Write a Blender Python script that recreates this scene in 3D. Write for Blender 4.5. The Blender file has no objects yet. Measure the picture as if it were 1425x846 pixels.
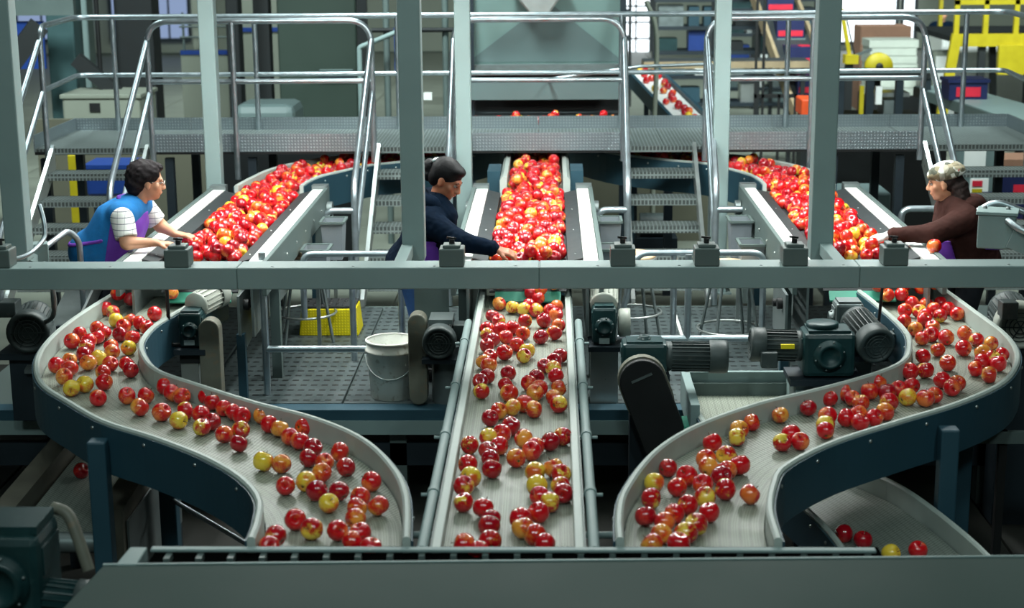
import bpy, bmesh, math, random
import numpy as np
from mathutils import Vector, Matrix, Euler

# ---------------------------------------------------------------- camera, world, lamps, exposure
S = bpy.context.scene
COL = S.collection
R = math.radians
cam_data = bpy.data.cameras.new('camera')
cam_data.sensor_width = 36.0
cam_data.lens = 57.1
cam_data.clip_end = 200
cam_data.dof.use_dof = True
cam_data.dof.focus_distance = 9.3
cam_data.dof.aperture_fstop = 2.6
cam = bpy.data.objects.new('camera', cam_data)
COL.objects.link(cam)
cam.matrix_world = (Matrix.Translation((0, 0, 2.82)) @ Matrix.Rotation(R(1.41), 4, 'Z')
                    @ Matrix.Rotation(R(90 - 13.2), 4, 'X') @ Matrix.Rotation(R(-0.44), 4, 'Z'))
S.camera = cam

W = bpy.data.worlds.new('world')
S.world = W
W.use_nodes = True
W.node_tree.nodes['Background'].inputs[0].default_value = (0.42, 0.84, 0.92, 1)
W.node_tree.nodes['Background'].inputs[1].default_value = 0.10

def area(name, loc, size, power, color=(1, 1, 1), rot=(0, 0, 0), spread=180):
    l = bpy.data.lights.new(name, 'AREA')
    l.shape = 'RECTANGLE'; l.size, l.size_y = size
    l.energy = power; l.color = color; l.spread = R(spread)
    o = bpy.data.objects.new(name, l); COL.objects.link(o)
    o.location = loc; o.rotation_euler = rot
    return o

TUBES = []          # fluorescent tubes: the lamp's light sits just under its fixture body (built further down)
for tx in (-2.15, -0.14, 1.885):                    # over the three sorting tables
    for dx in (-0.33, 0.33):
        TUBES.append((tx + dx, 10.55, 2.74, 0.10, 2.0, 60, (0.95, 1.0, 0.96)))
for tx in (-2.6, -0.15, 2.3):                       # hall lamps high over the lower conveyors
    for ty in (6.6, 8.0, 9.4):
        TUBES.append((tx, ty, 4.8, 0.06, 0.5, 10, (0.86, 1.0, 0.95)))
ADDED_LAMPS = []           # reflector lamps added out of view beyond the walkway, tilted to light only the background
for (tx, ty) in ((-6, 14), (-1.5, 14), (4, 14), (-7, 20), (2, 20), (8, 20), (3, 29), (10, 29), (-6, 29)):
    ADDED_LAMPS.append((tx, ty, 6.4, 1.2, 1.2, 330 if ty > 15 else 270, (0.84, 0.98, 0.96), 42 if ty > 15 else 34, 115))
for tx in (-3.0, 0.0, 3.0):                         # unseen fill lamps added behind the viewer to brighten camera-facing faces
    ADDED_LAMPS.append((tx, 0.3, 6.2, 0.8, 0.8, 31, (0.80, 1.0, 0.98), 50, 100))
for (x, y, z, sx, sy, pw, c) in TUBES:
    area('lamp', (x, y, z), (sx, sy), pw, c)
for (x, y, z, sx, sy, pw, c, tilt, sp) in ADDED_LAMPS:
    area('added_reflector_lamp', (x, y, z), (sx, sy), pw, c, (R(tilt), 0, 0), sp)

S.view_settings.view_transform = 'Standard'
S.view_settings.look = 'None'
S.view_settings.gamma = 1.0
S.view_settings.use_curve_mapping = False
S.view_settings.exposure = 0.0

random.seed(7)
rng = np.random.default_rng(5)

# ---------------------------------------------------------------- helpers
def lin(r, g, b):
    f = lambda c: (c / 255 / 12.92) if c / 255 <= 0.04045 else ((c / 255 + 0.055) / 1.055) ** 2.4
    return (f(r), f(g), f(b), 1)

class N:
    """small node-graph helper"""
    def __init__(s, m):
        m.use_nodes = True
        s.t = m.node_tree; s.b = s.t.nodes['Principled BSDF']
    def new(s, kind, **kw):
        n = s.t.nodes.new(kind)
        for k, v in kw.items():
            if k.startswith('i_'):
                n.inputs[k[2:].replace('_', ' ')].default_value = v
            else:
                setattr(n, k, v)
        return n
    def link(s, a, b): s.t.links.new(a, b)
    def math(s, op, a, b=None, c=None):
        n = s.t.nodes.new('ShaderNodeMath'); n.operation = op
        for i, v in enumerate((a, b, c)):
            if v is None: continue
            if isinstance(v, (int, float)): n.inputs[i].default_value = v
            else: s.link(v, n.inputs[i])
        return n.outputs[0]
    def mix(s, f, a, b):
        n = s.t.nodes.new('ShaderNodeMix'); n.data_type = 'RGBA'
        for i, v in ((0, f), (6, a), (7, b)):
            if isinstance(v, (int, float, tuple)): n.inputs[i].default_value = v
            else: s.link(v, n.inputs[i])
        return n.outputs[2]
    def ramp(s, f, stops):
        n = s.t.nodes.new('ShaderNodeValToRGB')
        e = n.color_ramp.elements
        e[0].position, e[0].color = stops[0]; e[1].position, e[1].color = stops[-1]
        for p, c in stops[1:-1]:
            k = e.new(p); k.color = c
        s.link(f, n.inputs[0])
        return n.outputs[0]
    def bump(s, h, strength=0.3, dist=0.01):
        n = s.t.nodes.new('ShaderNodeBump'); n.inputs['Strength'].default_value = strength
        n.inputs['Distance'].default_value = dist
        s.link(h, n.inputs['Height']); s.link(n.outputs[0], s.b.inputs['Normal'])

MATS = {}
def mat(name, col, rough=0.5, metal=0.0, var=0.12, scale=6.0, bump=0.0, coat=0.0, spec=0.5, wear=None):
    m = bpy.data.materials.new(name); g = N(m); MATS[name] = m
    tc = g.new('ShaderNodeTexCoord')
    no = g.new('ShaderNodeTexNoise'); no.inputs['Scale'].default_value = scale; no.inputs['Detail'].default_value = 5
    g.link(tc.outputs['Object'], no.inputs['Vector'])
    dark = tuple(c * (1 - var) for c in col[:3]) + (1,)
    lite = tuple(min(1, c * (1 + var)) for c in col[:3]) + (1,)
    c = g.ramp(no.outputs[0], [(0.3, dark), (0.7, lite)])
    if wear:
        n2 = g.new('ShaderNodeTexNoise'); n2.inputs['Scale'].default_value = scale * 3.3; n2.inputs['Detail'].default_value = 8
        g.link(tc.outputs['Object'], n2.inputs['Vector'])
        f = g.ramp(n2.outputs[0], [(0.58, (0, 0, 0, 1)), (0.68, (1, 1, 1, 1))])
        c = g.mix(g.math('MULTIPLY', f, 0.6), c, wear)
    g.link(c, g.b.inputs['Base Color'])
    r = g.math('MULTIPLY_ADD', no.outputs[0], 0.2, rough - 0.1)
    g.link(r, g.b.inputs['Roughness'])
    g.b.inputs['Metallic'].default_value = metal
    g.b.inputs['Coat Weight'].default_value = coat
    g.b.inputs['Specular IOR Level'].default_value = spec
    if bump: g.bump(no.outputs[0], bump)
    return m

def emit(name, col, strength):
    m = bpy.data.materials.new(name); g = N(m); MATS[name] = m
    g.b.inputs['Base Color'].default_value = (0, 0, 0, 1)
    g.b.inputs['Emission Color'].default_value = col
    g.b.inputs['Emission Strength'].default_value = strength
    return m

def tag(o, label=None, cat=None, group=None, kind=None):
    if label: o['label'] = label
    if cat: o['category'] = cat
    if group: o['group'] = group
    if kind: o['kind'] = kind
    return o

def thing(name, label, cat, loc=(0, 0, 0), group=None):
    o = bpy.data.objects.new(name, None); COL.objects.link(o)
    o.location = loc; o.empty_display_size = 0.05
    return tag(o, label, cat, group)

def world_loc(o):
    v = Vector((0, 0, 0))
    while o is not None:
        v += Vector(o.location); o = o.parent
    return v

def link_mesh(name, me, parent=None, loc=(0, 0, 0)):
    o = bpy.data.objects.new(name, me); COL.objects.link(o)
    o.parent = parent; o.location = loc
    return o

def copy_tree(o, parent=None):
    c = o.copy(); COL.objects.link(c); c.parent = parent
    for ch in list(o.children):
        if ch.name in COL.objects: copy_tree(ch, c)
    return c

def fillet(pts, r, n=6):
    pts = [Vector(p) for p in pts]
    out = [pts[0]]
    for i in range(1, len(pts) - 1):
        a, b, c = pts[i - 1], pts[i], pts[i + 1]
        d1 = (a - b); d2 = (c - b)
        q = min(r, d1.length * 0.48, d2.length * 0.48)
        p1 = b + d1.normalized() * q; p2 = b + d2.normalized() * q
        for k in range(n + 1):
            t = k / n
            out.append(p1 * (1 - t) ** 2 + b * 2 * t * (1 - t) + p2 * t * t)
    out.append(pts[-1])
    return out

def smooth_path(pts, per=5):
    """Catmull-Rom through points of any dimension"""
    P = [np.array(p, float) for p in pts]
    P = [2 * P[0] - P[1]] + P + [2 * P[-1] - P[-2]]
    out = []
    for i in range(1, len(P) - 2):
        p0, p1, p2, p3 = P[i - 1:i + 3]
        for k in range(per):
            t = k / per
            out.append(0.5 * ((2 * p1) + (-p0 + p2) * t + (2 * p0 - 5 * p1 + 4 * p2 - p3) * t * t + (-p0 + 3 * p1 - 3 * p2 + p3) * t ** 3))
    out.append(P[-2])
    return out

class MB:
    """collects shapes in world coordinates, then links them as one mesh object"""
    def __init__(s): s.v = []; s.f = []; s.m = []; s.s = []; s.slot = 0
    def add(s, verts, faces, smooth=False):
        b = len(s.v)
        s.v += [tuple(v) for v in verts]
        for f in faces:
            s.f.append([i + b for i in f]); s.m.append(s.slot); s.s.append(smooth)
        return s
    def hexa(s, c8):
        return s.add(c8, [(0, 3, 2, 1), (4, 5, 6, 7), (0, 1, 5, 4), (1, 2, 6, 5), (2, 3, 7, 6), (3, 0, 4, 7)])
    def box(s, x0, x1, y0, y1, z0, z1):
        return s.hexa([(x0, y0, z0), (x1, y0, z0), (x1, y1, z0), (x0, y1, z0), (x0, y0, z1), (x1, y0, z1), (x1, y1, z1), (x0, y1, z1)])
    def cbox(s, c, d, rot=None):
        c = Vector(c); h = Vector(d) / 2
        M = rot.to_matrix() if isinstance(rot, Euler) else (rot or Matrix.Identity(3))
        pts = [(-1, -1, -1), (1, -1, -1), (1, 1, -1), (-1, 1, -1), (-1, -1, 1), (1, -1, 1), (1, 1, 1), (-1, 1, 1)]
        return s.hexa([c + M @ Vector((p[0] * h.x, p[1] * h.y, p[2] * h.z)) for p in pts])
    def chbox(s, c, d, b, rot=None):
        """box with chamfered edges"""
        c = Vector(c); M = rot.to_matrix() if isinstance(rot, Euler) else (rot or Matrix.Identity(3))
        bm = bmesh.new(); bmesh.ops.create_cube(bm, size=1)
        for v in bm.verts: v.co = Vector((v.co.x * d[0], v.co.y * d[1], v.co.z * d[2]))
        bmesh.ops.bevel(bm, geom=list(bm.edges), offset=b, segments=2, affect='EDGES', profile=0.5)
        bm.verts.ensure_lookup_table()
        for i, v in enumerate(bm.verts): v.index = i
        s.add([c + M @ v.co for v in bm.verts], [[v.index for v in f.verts] for f in bm.faces])
        bm.free(); return s
    def bar(s, p0, p1, w, h, up=(0, 0, 1)):
        """rectangular bar; w across, h along 'up'"""
        p0, p1 = Vector(p0), Vector(p1); d = (p1 - p0).normalized(); up = Vector(up)
        x = d.cross(up)
        if x.length < 1e-5: x = d.cross(Vector((0, 1, 0)))
        x.normalize(); z = x.cross(d)
        a, b = x * w / 2, z * h / 2
        return s.hexa([p0 - a - b, p0 + a - b, p1 + a - b, p1 - a - b, p0 - a + b, p0 + a + b, p1 + a + b, p1 - a + b])
    def tube(s, path, r, n=10, caps=True):
        P = [Vector(p) for p in path]
        rr = r if isinstance(r, (list, tuple)) else [r] * len(P)
        up = None; vs = []; fs = []
        for i, p in enumerate(P):
            d = (P[min(i + 1, len(P) - 1)] - P[max(i - 1, 0)]).normalized()
            if up is None:
                up = Vector((0, 0, 1)) if abs(d.z) < 0.9 else Vector((0, 1, 0))
            x = d.cross(up).normalized(); up = x.cross(d).normalized()
            for k in range(n):
                a = 2 * math.pi * k / n
                vs.append(p + (x * math.cos(a) + up * math.sin(a)) * rr[i])
        for i in range(len(P) - 1):
            for k in range(n):
                a = i * n + k; b = i * n + (k + 1) % n
                fs.append((a, b, b + n, a + n))
        s.add(vs, fs, True)
        if caps:
            e = (len(P) - 1) * n
            s.add(vs[:n], [list(range(n))[::-1]]); s.add(vs[e:e + n], [list(range(n))])
        return s
    def cyl(s, p0, p1, r, n=20, r1=None):
        return s.tube([p0, p1], [r, r if r1 is None else r1], n)
    def lathe(s, prof, origin, axis=(0, 0, 1), n=20, smooth=True):
        a = Vector(axis).normalized()
        q = a.to_track_quat('Z', 'Y').to_matrix(); o = Vector(origin)
        vs = []; fs = []
        for (r, z) in prof:
            for k in range(n):
                t = 2 * math.pi * k / n
                vs.append(o + q @ Vector((r * math.cos(t), r * math.sin(t), z)))
        for i in range(len(prof) - 1):
            for k in range(n):
                b = (k + 1) % n
                fs.append((i * n + k, i * n + b, (i + 1) * n + b, (i + 1) * n + k))
        return s.add(vs, fs, smooth)
    def prism(s, poly, a, b, axis):
        """poly of 2-d points extruded from a to b along axis ('x': poly is (y,z), 'y': (x,z), 'z': (x,y))"""
        def mk(p, t): return {'x': (t, p[0], p[1]), 'y': (p[0], t, p[1]), 'z': (p[0], p[1], t)}[axis]
        n = len(poly)
        vs = [mk(p, a) for p in poly] + [mk(p, b) for p in poly]
        fs = [list(range(n))[::-1], list(range(n, 2 * n))] + [(i, (i + 1) % n, n + (i + 1) % n, n + i) for i in range(n)]
        return s.add(vs, fs)
    def sweep(s, path, sec, closed=True, smooth=True):
        """cross-section [(left-offset, z)] swept along a level XY path; z taken from the path's third value"""
        P = [np.array(p, float) for p in path]; n = len(sec); vs = []; fs = []
        for i, p in enumerate(P):
            d = P[min(i + 1, len(P) - 1)][:2] - P[max(i - 1, 0)][:2]; d /= np.linalg.norm(d)
            nx = np.array([-d[1], d[0]]); z = p[2] if len(p) > 2 else 0
            for (o, h) in sec: vs.append((p[0] + nx[0] * o, p[1] + nx[1] * o, z + h))
        m = n if closed else n - 1
        for i in range(len(P) - 1):
            for k in range(m):
                a = i * n + k; b = i * n + (k + 1) % n
                fs.append((a, b, b + n, a + n))
        s.add(vs, fs, False)
        if closed:
            s.add(vs[:n], [list(range(n))[::-1]]); s.add(vs[-n:], [list(range(n))])
        return s
    def build(s, name, mats, parent=None, bevel=0.0, fix=True):
        me = bpy.data.meshes.new(name)
        off = world_loc(parent) if parent else Vector((0, 0, 0))
        me.from_pydata([(v[0] - off.x, v[1] - off.y, v[2] - off.z) for v in s.v], [], s.f)
        for m in (mats if isinstance(mats, (list, tuple)) else [mats]): me.materials.append(m)
        me.polygons.foreach_set('material_index', s.m)
        me.polygons.foreach_set('use_smooth', s.s)
        if fix:
            bm = bmesh.new(); bm.from_mesh(me)
            bmesh.ops.recalc_face_normals(bm, faces=bm.faces); bm.to_mesh(me); bm.free()
        me.update()
        o = link_mesh(name, me, parent)
        if bevel:
            b = o.modifiers.new('bevel', 'BEVEL'); b.width = bevel; b.segments = 2; b.limit_method = 'ANGLE'
        return o

def lone(o, label, cat, group=None):
    return tag(o, label, cat, group)

def recentre(o):
    """put a top-level mesh object's origin at the middle of its base"""
    me = o.data; n = len(me.vertices); a = np.empty(n * 3, np.float32); me.vertices.foreach_get('co', a); a = a.reshape(-1, 3)
    c = (a.min(0) + a.max(0)) / 2; c[2] = a[:, 2].min()
    me.vertices.foreach_set('co', (a - c).ravel()); o.location = Vector(o.location) + Vector(c.tolist()); me.update()
    for ch in o.children: ch.location = Vector(ch.location) - Vector(c.tolist())
    return o

# ---------------------------------------------------------------- materials
PAINT = mat('grey_green_paint', lin(128, 148, 147), 0.5, var=0.05, scale=3)
PAINT_D = mat('dark_grey_paint', lin(88, 102, 100), 0.5, var=0.08, scale=4)
COVER = mat('cover_plate_paint', lin(58, 75, 71), 0.7, var=0.04, scale=2, spec=0.2)
NAVY = mat('navy_blue_paint', lin(40, 74, 88), 0.5, var=0.06, scale=3)
NAVY_D = mat('dark_navy_paint', lin(28, 40, 48), 0.5, var=0.1)
GALV = mat('galvanised_steel', lin(178, 190, 196), 0.34, 0.85, var=0.12, scale=14)
STEEL = mat('stainless_steel', lin(190, 196, 194), 0.32, 0.8, var=0.07, scale=8)
STEEL_D = mat('dull_steel', lin(120, 130, 130), 0.45, 0.6, var=0.15, scale=8)
RIM = mat('plastic_guide_rail', lin(172, 182, 176), 0.45, var=0.05, scale=9)
BLACKP = mat('black_rubber_sheet', lin(44, 50, 52), 0.6, var=0.12, scale=10)
BLACK = mat('black_guard', lin(14, 16, 17), 0.6, var=0.2)
SLOT = mat('matt_black_slot', lin(10, 11, 11), 0.95, var=0.2, spec=0.0)
WORN = mat('worn_steel_rail', lin(84, 82, 72), 0.55, var=0.2, scale=7)
WHITE = mat('white_plastic', lin(235, 238, 235), 0.4, var=0.03)
GEAR = mat('green_gearbox_paint', lin(24, 56, 58), 0.4, var=0.2, scale=9, wear=lin(45, 72, 72))
MOTOR = mat('grey_motor_paint', lin(58, 68, 68), 0.5, var=0.15, scale=9, wear=lin(78, 84, 80))
MOTOR_L = mat('pale_motor_cover', lin(172, 176, 166), 0.5, var=0.1)
BROWNISH = mat('worn_guard_paint', lin(104, 104, 92), 0.55, var=0.2, scale=7, wear=lin(120, 104, 84))
TEAL = mat('teal_plastic', lin(70, 165, 140), 0.4, var=0.08)
LABEL = mat('pale_label', lin(190, 205, 205), 0.4, var=0.1, scale=60)
YELLOW = mat('yellow_plastic', lin(238, 216, 22), 0.5, var=0.05)
YELLOW_P = mat('yellow_steel_paint', lin(176, 160, 16), 0.5, var=0.1)
TREAD = mat('black_grip_tread', lin(36, 40, 42), 0.8, var=0.2, scale=40, bump=0.3)
BUCKET = mat('white_bucket_plastic', lin(246, 246, 236), 0.45, var=0.03, scale=9, wear=lin(190, 180, 160))
BIN = mat('grey_tote_plastic', lin(118, 126, 132), 0.5, var=0.06)
BLUEP = mat('blue_plastic', lin(24, 58, 130), 0.45, var=0.1)
SEAT = mat('tan_stool_seat', lin(214, 186, 150), 0.6, var=0.06)
CARD = mat('brown_cardboard', lin(140, 104, 84), 0.8, var=0.1)
CARTON_W = mat('white_carton_stack', lin(205, 212, 200), 0.7, var=0.06)
CARTON_B = mat('blue_carton', lin(20, 30, 74), 0.5, var=0.1)
CARTON_R = mat('red_carton_print', lin(206, 34, 58), 0.5, var=0.1)
ORANGE = mat('orange_plastic', lin(232, 84, 34), 0.5, var=0.1)
TEALCOL = mat('teal_column_paint', lin(58, 88, 90), 0.55, var=0.06)
DARKCOL = mat('dark_column', lin(18, 24, 26), 0.7, var=0.2)
WALL = mat('pale_wall_paint', lin(128, 134, 122), 0.8, var=0.06, scale=1.2)
BLOCK = mat('dull_tan_block', lin(88, 88, 74), 0.8, var=0.08, scale=1.5)
WALLG = mat('grey_machine_sheet', lin(104, 122, 122), 0.5, var=0.04, scale=2)
HOPPER = mat('hopper_sheet', lin(132, 160, 156), 0.42, 0.15, var=0.05, scale=2)
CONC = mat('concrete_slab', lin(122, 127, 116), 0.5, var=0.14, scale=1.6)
CONC_SHADE = mat('shade_darkened_concrete', lin(27, 29, 24), 0.7, var=0.3, scale=1.2)  # same concrete with the shade under the front conveyors put into its colour
CABINET = mat('dark_green_cabinet_sheet', lin(48, 64, 56), 0.5, var=0.04, scale=2)
CEIL = mat('ceiling_sheet', lin(90, 96, 96), 0.8)
WINDOW = emit('daylight_window', (0.86, 0.95, 1.0, 1), 2.6)
WINDOW_B = emit('dim_blue_window', (0.45, 0.6, 0.95, 1), 0.55)
TUBELAMP = emit('lamp_tube', (0.95, 1, 0.97, 1), 6)
PLANK = mat('tan_wood_edge', lin(150, 132, 104), 0.7, var=0.15)

def belt_mat(name, base, dark, pitch=0.0125, contrast=0.75):
    m = bpy.data.materials.new(name); g = N(m); MATS[name] = m
    at = g.new('ShaderNodeAttribute'); at.attribute_name = 'belt_uv'
    sx = g.new('ShaderNodeSeparateXYZ'); g.link(at.outputs['Vector'], sx.inputs[0])
    k = 2 * math.pi / pitch
    a = g.math('SINE', g.math('MULTIPLY', sx.outputs[0], k))
    b = g.math('SINE', g.math('MULTIPLY', sx.outputs[1], k))
    d = g.math('MULTIPLY', a, b)
    hole = g.ramp(d, [(0.25, (0, 0, 0, 1)), (0.55, (1, 1, 1, 1))])
    lane = g.math('ABSOLUTE', g.math('SINE', g.math('MULTIPLY', sx.outputs[0], k / 4)))
    no = g.new('ShaderNodeTexNoise'); no.inputs['Scale'].default_value = 7; no.inputs['Detail'].default_value = 6
    g.link(at.outputs['Vector'], no.inputs['Vector'])
    c = g.ramp(no.outputs[0], [(0.3, tuple(v * 0.86 for v in base[:3]) + (1,)), (0.7, base)])
    c = g.mix(g.math('MULTIPLY', hole, contrast), c, dark)
    c = g.mix(g.math('MULTIPLY', g.math('LESS_THAN', lane, 0.18), 0.35), c, dark)
    g.link(c, g.b.inputs['Base Color'])
    g.link(g.math('MULTIPLY_ADD', no.outputs[0], 0.35, 0.27), g.b.inputs['Roughness'])
    g.bump(g.math('SUBTRACT', 1.0, hole), 0.4, 0.002)
    return m
BELT = belt_mat('modular_plastic_belt', lin(156, 163, 148), lin(42, 50, 44), 0.02, 0.9)
BELT_D = belt_mat('modular_belt_lower', lin(132, 140, 132), lin(50, 58, 54), 0.02, 0.85)

def plate_mat(name, base, metal, rough, pitch=0.03, kind='diamond'):
    m = bpy.data.materials.new(name); g = N(m); MATS[name] = m
    tc = g.new('ShaderNodeTexCoord'); sx = g.new('ShaderNodeSeparateXYZ'); g.link(tc.outputs['Object'], sx.inputs[0])
    k = math.pi / pitch
    u = sx.outputs[0]; v = g.math('ADD', sx.outputs[1], sx.outputs[2])
    if kind == 'diamond':
        a = g.math('SINE', g.math('MULTIPLY', g.math('ADD', u, v), k)); b = g.math('SINE', g.math('MULTIPLY', g.math('SUBTRACT', u, v), k))
        h = g.ramp(g.math('MULTIPLY', a, b), [(0.2, (0, 0, 0, 1)), (0.5, (1, 1, 1, 1))])
    else:
        a = g.math('ABSOLUTE', g.math('SINE', g.math('MULTIPLY', u, k))); b = g.math('ABSOLUTE', g.math('SINE', g.math('MULTIPLY', v, k * 0.6)))
        h = g.math('MULTIPLY', g.math('GREATER_THAN', a, 0.5), g.math('GREATER_THAN', b, 0.45))
        h = g.math('SUBTRACT', 1.0, h)
    no = g.new('ShaderNodeTexNoise'); no.inputs['Scale'].default_value = 2.5; g.link(tc.outputs['Object'], no.inputs['Vector'])
    c0 = g.ramp(no.outputs[0], [(0.35, tuple(c * 0.8 for c in base[:3]) + (1,)), (0.65, base)])
    low = tuple(c * (0.72 if kind == 'diamond' else 0.3) for c in base[:3]) + (1,)
    g.link(g.mix(h, low, c0), g.b.inputs['Base Color'])
    g.b.inputs['Metallic'].default_value = metal; g.b.inputs['Roughness'].default_value = rough
    g.bump(h, 0.5, 0.004)
    return m
DIAMOND = plate_mat('diamond_plate', lin(176, 190, 196), 0.7, 0.36, 0.026)
GRATE = plate_mat('grip_grating', lin(150, 162, 160), 0.5, 0.5, 0.03, 'grate')
YGRIP = plate_mat('yellow_grip_plastic', lin(255, 236, 16), 0.0, 0.5, 0.02)

def rubber_mat_material():
    m = bpy.data.materials.new('slotted_rubber'); g = N(m)
    tc = g.new('ShaderNodeTexCoord'); sx = g.new('ShaderNodeSeparateXYZ'); g.link(tc.outputs['Object'], sx.inputs[0])
    row = g.math('FLOOR', g.math('MULTIPLY', sx.outputs[1], 1 / 0.11))
    off = g.math('MULTIPLY', g.math('MODULO', g.math('ABSOLUTE', row), 2.0), 0.0)
    fx = g.math('FRACT', g.math('ADD', g.math('MULTIPLY', sx.outputs[0], 1 / 0.066), off))
    fy = g.math('FRACT', g.math('MULTIPLY', sx.outputs[1], 1 / 0.11))
    slot = g.math('MULTIPLY', g.math('LESS_THAN', fx, 0.6), g.math('LESS_THAN', fy, 0.28))
    no = g.new('ShaderNodeTexNoise'); no.inputs['Scale'].default_value = 5; no.inputs['Detail'].default_value = 6
    g.link(tc.outputs['Object'], no.inputs['Vector'])
    c = g.ramp(no.outputs[0], [(0.3, lin(62, 73, 74)), (0.7, lin(82, 93, 94))])
    g.link(g.mix(slot, c, lin(22, 27, 29)), g.b.inputs['Base Color'])
    g.b.inputs['Roughness'].default_value = 0.5
    g.bump(g.math('SUBTRACT', 1.0, slot), 0.5, 0.01)
    return m
RUBBER = rubber_mat_material()

def add_uv(o, uv):
    a = o.data.attributes.new('belt_uv', 'FLOAT_VECTOR', 'POINT')
    a.data.foreach_set('vector', np.array(uv, np.float32).ravel())

# ---------------------------------------------------------------- the hall: floor slabs, walls, ceiling, windows
GZ = -0.6
def structure():
    f = MB().box(-16, 18, -1, 46, GZ - 0.2, GZ - 0.03).build('floor', MATS['concrete_slab']); tag(f, 'concrete hall floor cast in large slabs with dark joints', 'floor', kind='structure')
    bases = {}
    for iy in range(20):
        y0 = 4.5 + iy * 2.0
        hw = 5 + y0 * 0.28
        for ix in range(-5, 8):
            x0 = ix * 2.0 + 0.55
            if abs(x0 + 1 - 1) > hw: continue
            m = 'shade_darkened_concrete' if y0 < 12 else 'concrete_slab'  # front rows: shade painted in as darker concrete
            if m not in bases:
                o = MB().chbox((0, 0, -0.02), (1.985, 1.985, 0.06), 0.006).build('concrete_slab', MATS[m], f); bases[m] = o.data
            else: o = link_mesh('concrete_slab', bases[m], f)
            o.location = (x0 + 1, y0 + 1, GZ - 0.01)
    tag(MB().box(-16, 18, 45, 45.3, GZ, 9).build('wall_back', WALL), 'pale back wall of the packing hall', 'wall', kind='structure')
    tag(MB().box(-16.3, -16, -1, 45, GZ, 9).build('wall_left', WALL), 'pale left wall of the packing hall', 'wall', kind='structure')
    tag(MB().box(18, 18.3, -1, 45, GZ, 9).build('wall_right', WALL), 'pale right wall of the packing hall', 'wall', kind='structure')
    tag(MB().box(-16, 18, -1.3, -1, GZ, 9).build('wall_front', WALL), 'wall behind the viewpoint', 'wall', kind='structure')
    tag(MB().box(-16, 18, -1, 45, 9, 9.2).build('ceiling', CEIL), 'dull sheet ceiling of the packing hall', 'ceiling', kind='structure')
    def window(n, x0, x1, y, z0, z1, nx, nz, m, lab):
        w = MB(); t = 0.07
        w.box(x0 - t, x1 + t, y - 0.06, y + 0.02, z0 - t, z0); w.box(x0 - t, x1 + t, y - 0.06, y + 0.02, z1, z1 + t)
        w.box(x0 - t, x0, y - 0.06, y + 0.02, z0, z1); w.box(x1, x1 + t, y - 0.06, y + 0.02, z0, z1)
        fr = w.build('window_%d' % n, NAVY_D); tag(fr, lab, 'window', kind='structure')
        for i in range(nx):
            for j in range(nz):
                a = x0 + (x1 - x0) * i / nx; b = x0 + (x1 - x0) * (i + 1) / nx
                c = z0 + (z1 - z0) * j / nz; d = z0 + (z1 - z0) * (j + 1) / nz
                MB().box(a + 0.02, b - 0.02, y - 0.02, y, c + 0.02, d - 0.02).build('pane', m, fr)
        if nx > 1 or nz > 1:
            g = MB()
            for i in range(1, nx): x = x0 + (x1 - x0) * i / nx; g.box(x - 0.025, x + 0.025, y - 0.05, y, z0, z1)
            for j in range(1, nz): z = z0 + (z1 - z0) * j / nz; g.box(x0, x1, y - 0.05, y, z - 0.025, z + 0.025)
            g.build('glazing_bar', NAVY_D, fr)
    window(1, 7.85, 9.35, 44.8, -0.4, 1.7, 1, 1, WINDOW, 'large bright daylight doorway window behind the carton stacks')
    window(2, 9.55, 9.85, 44.8, -0.5, 1.7, 1, 1, WINDOW, 'narrow bright window strip right of the large daylight window')
    window(3, 1.95, 2.7, 44.8, -0.7, 1.9, 2, 6, WINDOW, 'bright multi-pane window right of the grey hopper')
    window(4, -12.0, -9.9, 44.8, -0.2, 2.2, 4, 1, WINDOW_B, 'dim blue window right of the broad dark column')
    window(5, -14.6, -12.6, 44.8, -0.2, 2.2, 3, 1, WINDOW_B, 'dim blue window at the far left behind the black pole')
structure()

# lamp fixtures (above the frame of view): body + glowing tube over every lamp light
for i, (x, y, z, sx, sy, pw, c) in enumerate(TUBES):
    t = thing('ceiling_lamp', 'strip lamp %s, fitting %s' % (('hung over a sorting table' if z < 3 else 'over the lower conveyors'), ['one','two','three','four','five','six','seven','eight','nine','ten','eleven','twelve','thirteen','fourteen','fifteen','sixteen','seventeen','eighteen','nineteen','twenty','twenty-one','twenty-two','twenty-three','twenty-four','twenty-five','twenty-six'][i]), 'lamp', (x, y, z + 0.02), 'strip lamps')
    MB().prism([(x - sx / 2 - 0.03, z + 0.012), (x + sx / 2 + 0.03, z + 0.012), (x + sx / 4, z + 0.09), (x - sx / 4, z + 0.09)], y - sy / 2, y + sy / 2, 'y').build('lamp_housing', WHITE, t)
    MB().cyl((x, y, z + 0.09), (x, y, 3.05 if z < 3 else 8.99), 0.012, 8).build('hanger', GALV, t)

for i, (x, y, z, sx, sy, pw, c, tilt, sp) in enumerate(ADDED_LAMPS):
    t = thing('added_reflector_lamp', 'added unseen reflector lamp %s, fitting %s' % ('beyond the walkway' if y > 5 else 'behind the viewer', 'one two three four five six seven eight nine ten eleven twelve'.split()[i]), 'lamp', (x, y, z), 'added reflector lamps')
    d = Vector((0, math.sin(R(tilt)), -math.cos(R(tilt))))
    MB().lathe([(0.0, 0.30), (0.2, 0.28), (sx * 0.55, 0.10), (sx * 0.78, 0.02), (sx * 0.76, 0.01), (sx * 0.5, 0.08), (0.0, 0.12)], (x, y, z), -d, 20).build('lamp_reflector', PAINT_D, t)
    q = Vector((x, y, z)) - d * 0.28; MB().cyl(q, (q.x, q.y, 8.99), 0.03, 8).build('hanger', PAINT_D, t)

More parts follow.
